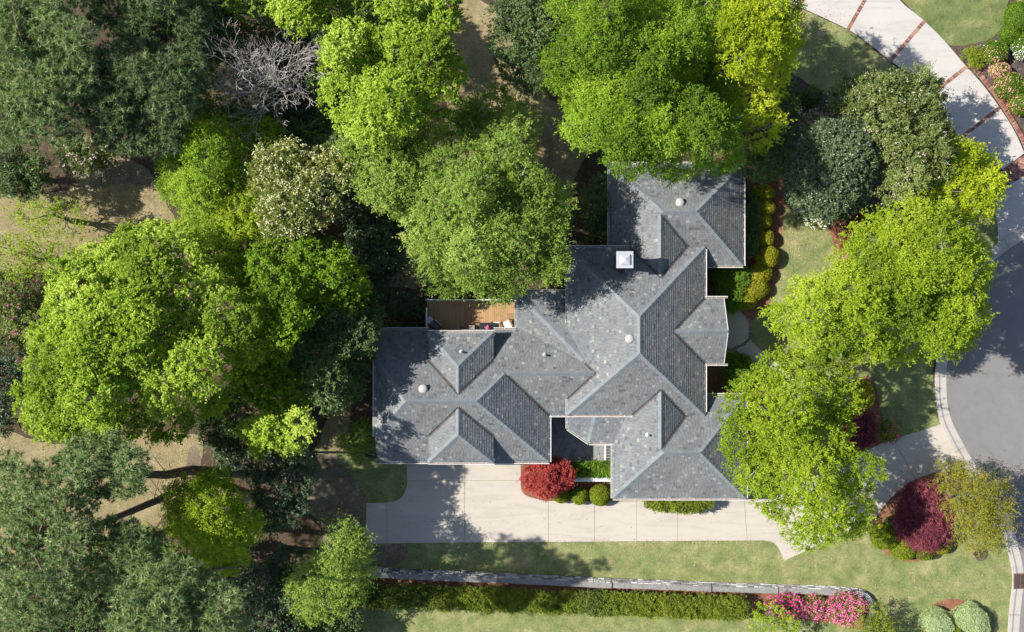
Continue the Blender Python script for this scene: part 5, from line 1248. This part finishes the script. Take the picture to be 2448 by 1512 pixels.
for i, (lab, u, v, ru, rv, h, fl) in enumerate([
  ('green azalea ball with salmon blossom on its lower rim', 2380,126,31,29,1.2,('salmon',170,0.08,(4.2,1.1))), ('azalea ball covered all over in pale pink blossom', 2391,168,25,19,1.0,('salmon',850,0.08,None)), ('wide azalea ball with rosy blossom on its left side', 2416,206,37,33,1.25,('salmon',330,0.08,(2.9,1.3))),
  ('azalea ball at the right edge with pink blossom at left', 2444,248,31,28,1.2,('salmon',170,0.08,(3.2,0.9))), ('azalea ball at the right edge with white blossom', 2448,110,28,33,1.2,('whiteflower',330,0.08,(4.3,0.9))), ('small coral flowering bush in the top right corner', 2450,2,18,16,0.9,('salmon',250,0.08,None))]):
    shrub('azalea', lab, u, v, ru, rv, h, 'hedgegreen', 340+i, n=2800, L=0.10, W=0.065, flowers=fl, group='azalea balls in the corner bed')
shrub('sage_shrub', 'pale sage green shrub left of the utility box', 2242, 1496, 34, 38, 1.2, 'sage', 360, n=5200, L=0.12, W=0.04, lump=0.12, boxy=2.4, fuzz=0.07, ang=0.5)
shrub('sage_shrub', 'pale sage green shrub right of the utility box', 2324, 1486, 43, 33, 1.25, 'sage', 361, n=6000, L=0.12, W=0.04, lump=0.12, boxy=2.4, fuzz=0.07, ang=-0.7)
tree('euonymus_shrub', 'low straggly yellow green shrub at the point of the flower bed', [(2295,125),(2320,115),(2350,118),(2352,150),(2330,165),(2315,145)], 0.7, 0.4, dict(SPEC['azalea'], mat='box', gap=0.35), 362, cat='shrub', r0=0.02)
# ------------------------------------------------------------------ retaining wall of ledge stone with stepped caps
wpath = smooth_open([(880,1362),(1000,1369),(1190,1377),(1330,1384),(1460,1390),(1580,1394),(1696,1399),(1855,1404),(1960,1408),(2040,1413),(2066,1421),(2080,1440),(2083,1468)], 8)
wp = [P(u, v, 0) for u, v in wpath]
rw = thing('retaining_wall', 'long low ledge stone wall with grey stepped capstones beside the lawn', 'wall', P(1460,1392,0)); RB = Vector(rw.location)
cum = [0.0]
for i in range(1, len(wp)): cum.append(cum[-1]+(wp[i]-wp[i-1]).length)
TOT = cum[-1]
def at(s):
    s = min(max(s, 0), TOT-1e-6); i = max(k for k in range(len(cum)) if cum[k] <= s); i = min(i, len(wp)-2)
    f = (s-cum[i])/(cum[i+1]-cum[i]); t = (wp[i+1]-wp[i]).normalized(); return wp[i]+(wp[i+1]-wp[i])*f, t
def s_of(u): return min(range(len(wpath)), key=lambda k: abs(wpath[k][0]-u) + (0 if wpath[k][1] < 1436 else 50))
steps = [(0.0, cum[s_of(1190)], 0.92), (cum[s_of(1190)], cum[s_of(1460)], 0.82), (cum[s_of(1460)], cum[s_of(1694)], 0.72), (cum[s_of(1694)], cum[s_of(1853)], 0.62), (cum[s_of(1853)], TOT, 0.54)]
rg = random.Random(31); cnt = 0; xv, xf, xt = [], [], []
STM = []
for i in range(12):
    bm = bmesh.new(); add_box(bm, -0.5, 0.5, -0.5, 0.5, -0.5, 0.5)
    bmesh.ops.bevel(bm, geom=bm.edges[:], offset=0.06, segments=1, affect='EDGES')
    for v in bm.verts: v.co += Vector((rg.uniform(-.03,.03), rg.uniform(-.05,.05), rg.uniform(-.05,.05)))
    me = bpy.data.meshes.new('stone'); bm.to_mesh(me); bm.free(); me.materials.append(M['stone']); a = me.attributes.new('tint', 'FLOAT', 'FACE'); a.data.foreach_set('value', np.full(len(me.polygons), i/11, dtype=np.float32)); STM.append(me)
stones = []
for (s0, s1, hh) in steps:
    nc = 3; ch_ = (hh-0.06)/nc
    for cidx in range(nc):
        s = s0-(rg.uniform(0, .2) if cidx % 2 and s0 > 0 else 0); s = max(s, s0)
        while s < s1-0.02:
            w = min(rg.uniform(0.28, 0.55), s1-s)
            p, t = at(s+w/2); n = Vector((-t.y, t.x, 0)); stones.append((p+n*(0.05+0.055*(nc-1-cidx)+rg.uniform(-.015,.02))+Vector((0,0,ch_*(cidx+0.5))), atan2(t.y, t.x), w*0.95, 0.17, ch_*0.9)); s += w
stones.sort(key=lambda k: -k[0].z)
for k, (p, ax, w, d, hh) in enumerate(stones):
    me = rg.choice(STM)
    if k < 300:
        o = bpy.data.objects.new('stone', me); C.objects.link(o); o.parent = rw; o.location = p-RB; o.rotation_euler = (0, 0, ax); o.scale = (w, d, hh)
    else:
        R_ = Matrix.Translation(p-RB) @ Matrix.Rotation(ax, 4, 'Z') @ Matrix.Diagonal((w, d, hh, 1)); b0 = len(xv); xv += [tuple(R_ @ v.co) for v in me.vertices]; tv = me.attributes['tint'].data[0].value
        for f in me.polygons: xf.append([b0+i for i in f.vertices]); xt.append(tv)
me = bpy.data.meshes.new('lower_stones'); me.from_pydata(xv, [], xf); a = me.attributes.new('tint', 'FLOAT', 'FACE'); a.data.foreach_set('value', np.array(xt, dtype=np.float32)); tag(link('lower_stones', me, rw, M['stone']), kind='stuff')
for (s0, s1, hh) in steps:
    bm = bmesh.new(); n = max(2, int((s1-s0)/0.4)); rows = []
    for i in range(n+1):
        p, t = at(s0+(s1-s0)*i/n); nn = Vector((-t.y, t.x, 0)); rows.append((p, nn))
    for z0, z1, o0, o1, mi in ((-0.05, hh-0.06, 0.02, -0.27, 1), (hh-0.06, hh, 0.07, -0.31, 0)):
        vr = [[bm.verts.new((p+nn*o+Vector((0,0,z)))) for o, z in ((o0,z0),(o0,z1),(o1,z1),(o1,z0))] for p, nn in rows]
        for a, b in zip(vr[:-1], vr[1:]):
            for k in range(4): bm.faces.new((a[k], a[(k+1) % 4], b[(k+1) % 4], b[k])).material_index = mi
        bm.faces.new(vr[0]).material_index = mi; bm.faces.new(vr[-1][::-1]).material_index = mi
    bmesh.ops.recalc_face_normals(bm, faces=bm.faces[:]); bm_obj('capstone', bm, [M['capstone'], M['mortar']], rw)
# white garden wall south of the courtyard
gw = thing('garden_wall', 'low white garden wall with flat cap beside the boxwood balls', 'wall', P(1425,1142,0))
bm = bmesh.new(); add_box(bm, XU(1368,1.1), XU(1470,1.1), YV(1150,1.1), YV(1142.5,1.1)-0.02, -0.05, 1.02); bm_obj('wall', bm, M['wall'], gw)
bm = bmesh.new(); add_box(bm, XU(1366,1.1), XU(1471,1.1), YV(1152,1.1), YV(1143,1.1)+0.02, 1.023, 1.1); bm_obj('capstone', bm, M['white'], gw)
# deck
DH = 1.5
dk = thing('wooden_deck', 'honey brown cedar deck with white rail behind the house', 'deck', P(1130,770,0)); DB = Vector(dk.location)
x0, x1 = XU(1021,DH), XU(1236,DH); y1, y0 = YV(716,DH), YV(815,DH); n = 48; w = (x1-x0)/n
bm = bmesh.new(); add_box(bm, 0.004, w-0.006, y0-DB.y, y1-DB.y, DH-0.03, DH); me = bpy.data.meshes.new('deck_board'); bm.to_mesh(me); bm.free(); me.materials.append(M['boards'])
for i in range(n):
    o = bpy.data.objects.new('deck_board', me); C.objects.link(o); o.parent = dk; o.location = (x0+w*i-DB.x, 0, rg.uniform(-.002,.002))
bm = bmesh.new(); add_box(bm, x0+0.02, x1-0.02, y0+0.02, y1-0.02, DH-0.22, DH-0.034); bm_obj('frame', bm, M['wood'], dk)
for px in np.linspace(x0+0.1, x1-0.1, 4):
    for py in (y1-0.1, y0+0.2): 
        bm = bmesh.new(); add_box(bm, px-0.07, px+0.07, py-0.07, py+0.07, -0.05, DH-0.22); bm_obj('post', bm, M['wood'], dk)
def rail(a, b):
    d = b-a; ax = atan2(d.y, d.x); L = d.length
    for z0_, z1_, wd_ in ((DH+0.90, DH+0.94, 0.085), (DH+0.10, DH+0.14, 0.05)):
        bm = bmesh.new(); add_obox(bm, (a+b)/2, ax, L, wd_, z0_, z1_); bm_obj('rail', bm, M['white'], dk)
    m = max(2, int(L/1.6))
    for k in range(m+1):
        p = a+d*(k/m); bm = bmesh.new(); add_box(bm, p.x-.045, p.x+.045, p.y-.045, p.y+.045, DH-0.15, DH+0.9); bm_obj('rail_post', bm, M['white'], dk)
    q = int(L/0.14)
    for k in range(q):
        p = a+d*((k+.5)/q); bm = bmesh.new(); add_box(bm, p.x-.012, p.x+.012, p.y-.012, p.y+.012, DH+0.14, DH+0.9); bm_obj('baluster', bm, M['white'], dk)
rail(Vector((x0+0.03, y1-0.05, 0)), Vector((XU(1228,DH), y1-0.05, 0)))
rail(Vector((x0+0.03, y0+0.6, 0)), Vector((x0+0.03, YV(738,DH), 0)))
# things on the deck
def rz_box(parent, name, mat, cx, cy, ang, lx, ly, z0, z1):
    bm = bmesh.new(); add_obox(bm, (cx, cy), ang, lx, ly, z0, z1)
    bmesh.ops.bevel(bm, geom=bm.edges[:], offset=min(lx, ly, z1-z0)*0.12, segments=2, affect='EDGES')
    return bm_obj(name, bm, mat, parent)
c = P(1040,779,DH+0.9); gr = thing('barbecue_grill', 'black barbecue grill with pale side shelf in the deck corner', 'grill', (c.x, c.y, DH)); ga = -0.75
def gp(a, b): return (c.x+a*cos(ga)-b*sin(ga), c.y+a*sin(ga)+b*cos(ga))
bm = bmesh.new(); prof = [(-0.27,DH+0.85),(-0.27,DH+1.02),(-0.15,DH+1.16),(0.1,DH+1.18),(0.24,DH+1.05),(0.26,DH+0.85)]; rows = []
for s in (-0.36, 0.36): rows.append([bm.verts.new((*gp(s, b), z)) for b, z in prof])
for k in range(6): bm.faces.new((rows[0][k], rows[0][(k+1) % 6], rows[1][(k+1) % 6], rows[1][k]))
bm.faces.new(rows[0]); bm.faces.new(rows[1][::-1]); bmesh.ops.recalc_face_normals(bm, faces=bm.faces[:]); bm_obj('lid', bm, M['black'], gr)
rz_box(gr, 'firebox', M['black'], *gp(0, 0), ga, 0.74, 0.52, DH+0.55, DH+0.846); rz_box(gr, 'side_shelf', M['steel'], *gp(-0.56, 0.02), ga, 0.36, 0.44, DH+0.80, DH+0.84); rz_box(gr, 'handle', M['steel'], *gp(0.0, 0.32), ga, 0.62, 0.05, DH+0.92, DH+0.96)
for a, b in ((-.32,-.2),(.32,-.2),(-.32,.2),(.32,.2)):
    p = gp(a, b); rz_box(gr, 'leg', M['black'], *p, ga, 0.05, 0.05, DH+0.001, DH+0.55)
for lab, u in (('taupe stool on the deck nearer the grill', 1094), ('taupe stool on the deck nearer the black table', 1128)):
    p = P(u, 785, DH+0.6); st = thing('stool', lab, 'stool', (p.x, p.y, DH)); rz_box(st, 'seat', M['stool'], p.x, p.y, 0, 0.42, 0.40, DH+0.50, DH+0.6)
    for sx, sy in ((-1,-1),(1,-1),(1,1),(-1,1)): rz_box(st, 'leg', M['wood'], p.x+sx*.16, p.y+sy*.15, 0, .05, .05, DH+0.001, DH+.5)
p = P(1165,784,DH+0.73); tb = thing('patio_table', 'black patio table with a pink flower pot on the deck', 'table', (p.x, p.y, DH)); rz_box(tb, 'tabletop', M['black'], p.x, p.y, 0, 1.15, 0.72, DH+0.69, DH+0.73)
for sx, sy in ((-1,-1),(1,-1),(1,1),(-1,1)): rz_box(tb, 'leg', M['black'], p.x+sx*.5, p.y+sy*.28, 0, .05, .05, DH+0.001, DH+.69)
fp = thing('flower_pot', 'small pink flower pot on the black patio table', 'pot', (p.x, p.y, DH+0.73)); bm = bmesh.new(); add_lathe(bm, (p.x, p.y, DH+0.731), [(0,0),(0.09,0),(0.13,0.14),(0.12,0.15),(0.10,0.12),(0,0.12)], 16); bm_obj('pot', bm, M['stool'], fp)
rgn = np.random.default_rng(3); q = np.array([p.x, p.y, DH+0.9])+rgn.normal(0, .07, (120, 3)); vq, ix = leaf_quads(q, unit(rgn.normal(0, 1, q.shape)), unit(rgn.normal(0, .6, q.shape)+np.array([0, 0, 1.])), np.full(120, .06), np.full(120, .05))
link('blossoms', np_mesh('blossoms', vq-np.array(fp.location), 3, ix, rgn.random(120)), fp, M['pinkflower'])
for lab, u, v, an in (('cream cushioned lounge chair nearest the black table', 1185,780,0.0), ('cream cushioned lounge chair turned toward the deck corner', 1212,778,0.5)):
    p = P(u, v, DH+0.45); lc = thing('lounge_chair', lab, 'chair', (p.x, p.y, DH))
    def lp(a, b): return (p.x+a*cos(an)-b*sin(an), p.y+a*sin(an)+b*cos(an))
    rz_box(lc, 'seat_cushion', M['cushion'], *lp(0, 0.02), an, 0.58, 0.58, DH+0.34, DH+0.48); rz_box(lc, 'back_cushion', M['cushion'], *lp(0, -0.30), an, 0.58, 0.15, DH+0.484, DH+0.86)
    for s in (-1, 1):
        rz_box(lc, 'armrest', M['wood'], *lp(s*.345, 0), an, .07, .66, DH+.56, DH+.60)
        for b in (-.28, .28): rz_box(lc, 'leg', M['wood'], *lp(s*.345, b), an, .06, .06, DH+.001, DH+.556)
    rz_box(lc, 'frame', M['wood'], *lp(0, 0), an, .60, .60, DH+.28, DH+.336)
p = P(1222,757,DH+0.5); fs = thing('folding_table', 'little wooden folding table with crossed legs by the deck rail', 'table', (p.x, p.y, DH))
for sa_, m_ in ((0.6, 1), (-0.6, -1)):
    for s in (-.18, .18):
        bm = bmesh.new(); add_tube(bm, [(p.x-.28*m_, p.y+s, DH+.01), (p.x+.28*m_, p.y+s, DH+.5)], .02, 6); bm_obj('leg', bm, M['wood'], fs)
for k in range(5): rz_box(fs, 'slat', M['wood'], p.x-.24+.12*k, p.y, 0, .09, .44, DH+.50, DH+.52)
# courtyard bench
p = P(1456,1079,0.45); be = thing('garden_bench', 'white slatted garden bench in the sunny courtyard corner', 'bench', (p.x, p.y, 0))
for k in range(6): rz_box(be, 'seat_slat', M['cushion'], p.x+0.06, p.y-0.55+.21*k, 0.0, 0.52, .12, .42, .45)
rz_box(be, 'backrest', M['white'], p.x-.30, p.y+0.02, pi/2, 1.36, .10, .46, .86)
for sx in (-.26, .28):
    for sy in (-.6, .62): rz_box(be, 'leg', M['white'], p.x+sx, p.y+sy, 0, .06, .06, .03, .418)
# utility box between the sage shrubs
p = P(2283,1503,0.8); ub = thing('utility_box', 'pale grey green utility box between the sage shrubs', 'utility box', (p.x, p.y, 0)); rz_box(ub, 'cabinet', M['box'], p.x, p.y, 0, .78, .80, .0, .72); rz_box(ub, 'lid', M['box'], p.x, p.y, 0, .86, .88, .723, .80); rz_box(ub, 'latch', M['black'], p.x+.36, p.y+.41, 0, .08, .05, .5, .58)
# storm drains
p = P(2342,1322,0); dg = thing('yard_drain', 'rusty iron yard drain grate in a concrete ring on the lawn', 'drain', (p.x, p.y, 0)); da = 0.72
bm = bmesh.new(); add_lathe(bm, (p.x, p.y, 0), [(0.62,0.0),(0.60,0.035),(0.3,0.04)], 28); bm_obj('concrete_ring', bm, M['dirt'], dg)
bm = bmesh.new(); add_obox(bm, p, da, .86, .60, 0.02, 0.052); bm_obj('pit', bm, M['hole_shade'], dg)  # solid slab, its dark colour painted as the shade below the grate
for k in range(13):
    s = -.40+.80*k/12; rz_box(dg, 'bar', M['iron'], p.x+s*cos(da), p.y+s*sin(da), da, .026, .60, .055, .085)
for s in (-.28, 0, .28): rz_box(dg, 'cross_bar', M['iron'], p.x-s*sin(da), p.y+s*cos(da), da, .86, .04, .058, .09)
p = P(2436,1389,0); cg = thing('curb_drain', 'rusty storm drain grate set into the curb', 'drain', (p.x, p.y, 0)); bm = bmesh.new(); add_obox(bm, p, pi/2, 1.12, .90, .085, .125); bm_obj('pit', bm, M['iron'], cg)
for side in (-.17, .17):
    for k in range(19): rz_box(cg, 'slot_shade', M['hole_shade'], p.x+side+.04, p.y-.46+.92*k/18, 0.0, .25, .024, .119, .131)  # dark bars on the iron, painted as the shade in the openings
rz_box(cg, 'rim', M['iron'], p.x-.40, p.y, pi/2, 1.14, .07, .12, .16)
# garden gate of the side yard
p = P(775,1079,0); gg = thing('garden_gate', 'low black iron gate across the side yard path', 'gate', (p.x, p.y, 0))
for s in (-.95, .95):
    bm = bmesh.new(); add_tube(bm, [(p.x+s, p.y, -.05), (p.x+s, p.y, 1.15)], .04, 8); bm_obj('post', bm, M['black'], gg)
for z in (.2, 1.0):
    bm = bmesh.new(); add_tube(bm, [(p.x-.95, p.y, z), (p.x+.95, p.y, z)], .022, 6); bm_obj('rail', bm, M['black'], gg)
for k in range(13):
    x = p.x-.85+1.7*k/12; bm = bmesh.new(); add_tube(bm, [(x, p.y, .12), (x, p.y, 1.08)], .010, 5); bm_obj('bar', bm, M['black'], gg)
# fallen leaves and petals: too many and too small to tell apart
rgn = np.random.default_rng(77); spots = []
for (u, v, su, sv, n) in ((2090,150,60,35,260),(1960,60,60,30,260),(1900,560,45,40,420),(2350,170,30,40,160),(1300,1250,180,45,160),(1700,1340,330,22,220),(2250,1400,90,50,160),(1250,1300,190,5,260),(1650,1296,150,4,160),(950,1250,50,45,200),(2150,1110,70,40,220),(330,470,70,40,260),(400,1110,60,45,260),(1180,750,40,22,120),(1340,430,50,90,400),(2410,160,40,70,220),(1420,1190,60,6,120)):
    spots.append(np.stack([rgn.normal(u, su, n), rgn.normal(v, sv, n)], 1))
uv = np.concatenate(spots); ps = Pn(uv[:, 0], uv[:, 1], np.full(len(uv), 0.052)); keep_ = np.array([roof_z(x, y) < 0 for x, y in ps[:, :2]]); ps = ps[keep_]; n = len(ps)
vq, ix = leaf_quads(ps, unit(rgn.normal(0, 1, ps.shape)*np.array([1, 1, .05])), unit(rgn.normal(0, .25, ps.shape)+np.array([0, 0, 1.])), rgn.uniform(.05, .11, n), rgn.uniform(.03, .07, n))
LM('fallen', [(0.16,0.09,0.045),(0.34,0.24,0.13),(0.5,0.4,0.3)], trans=0.1)
fl_ = link('fallen_leaves', np_mesh('fallen_leaves', vq, 3, ix, rgn.random(n)), None, M['fallen']); tag(fl_, 'scattered fallen leaves and petals on lawns and paving', 'leaves', kind='stuff')
print('LEAVES', LC[0], 'SHINGLES', len(allsh), 'STONES', len(stones))
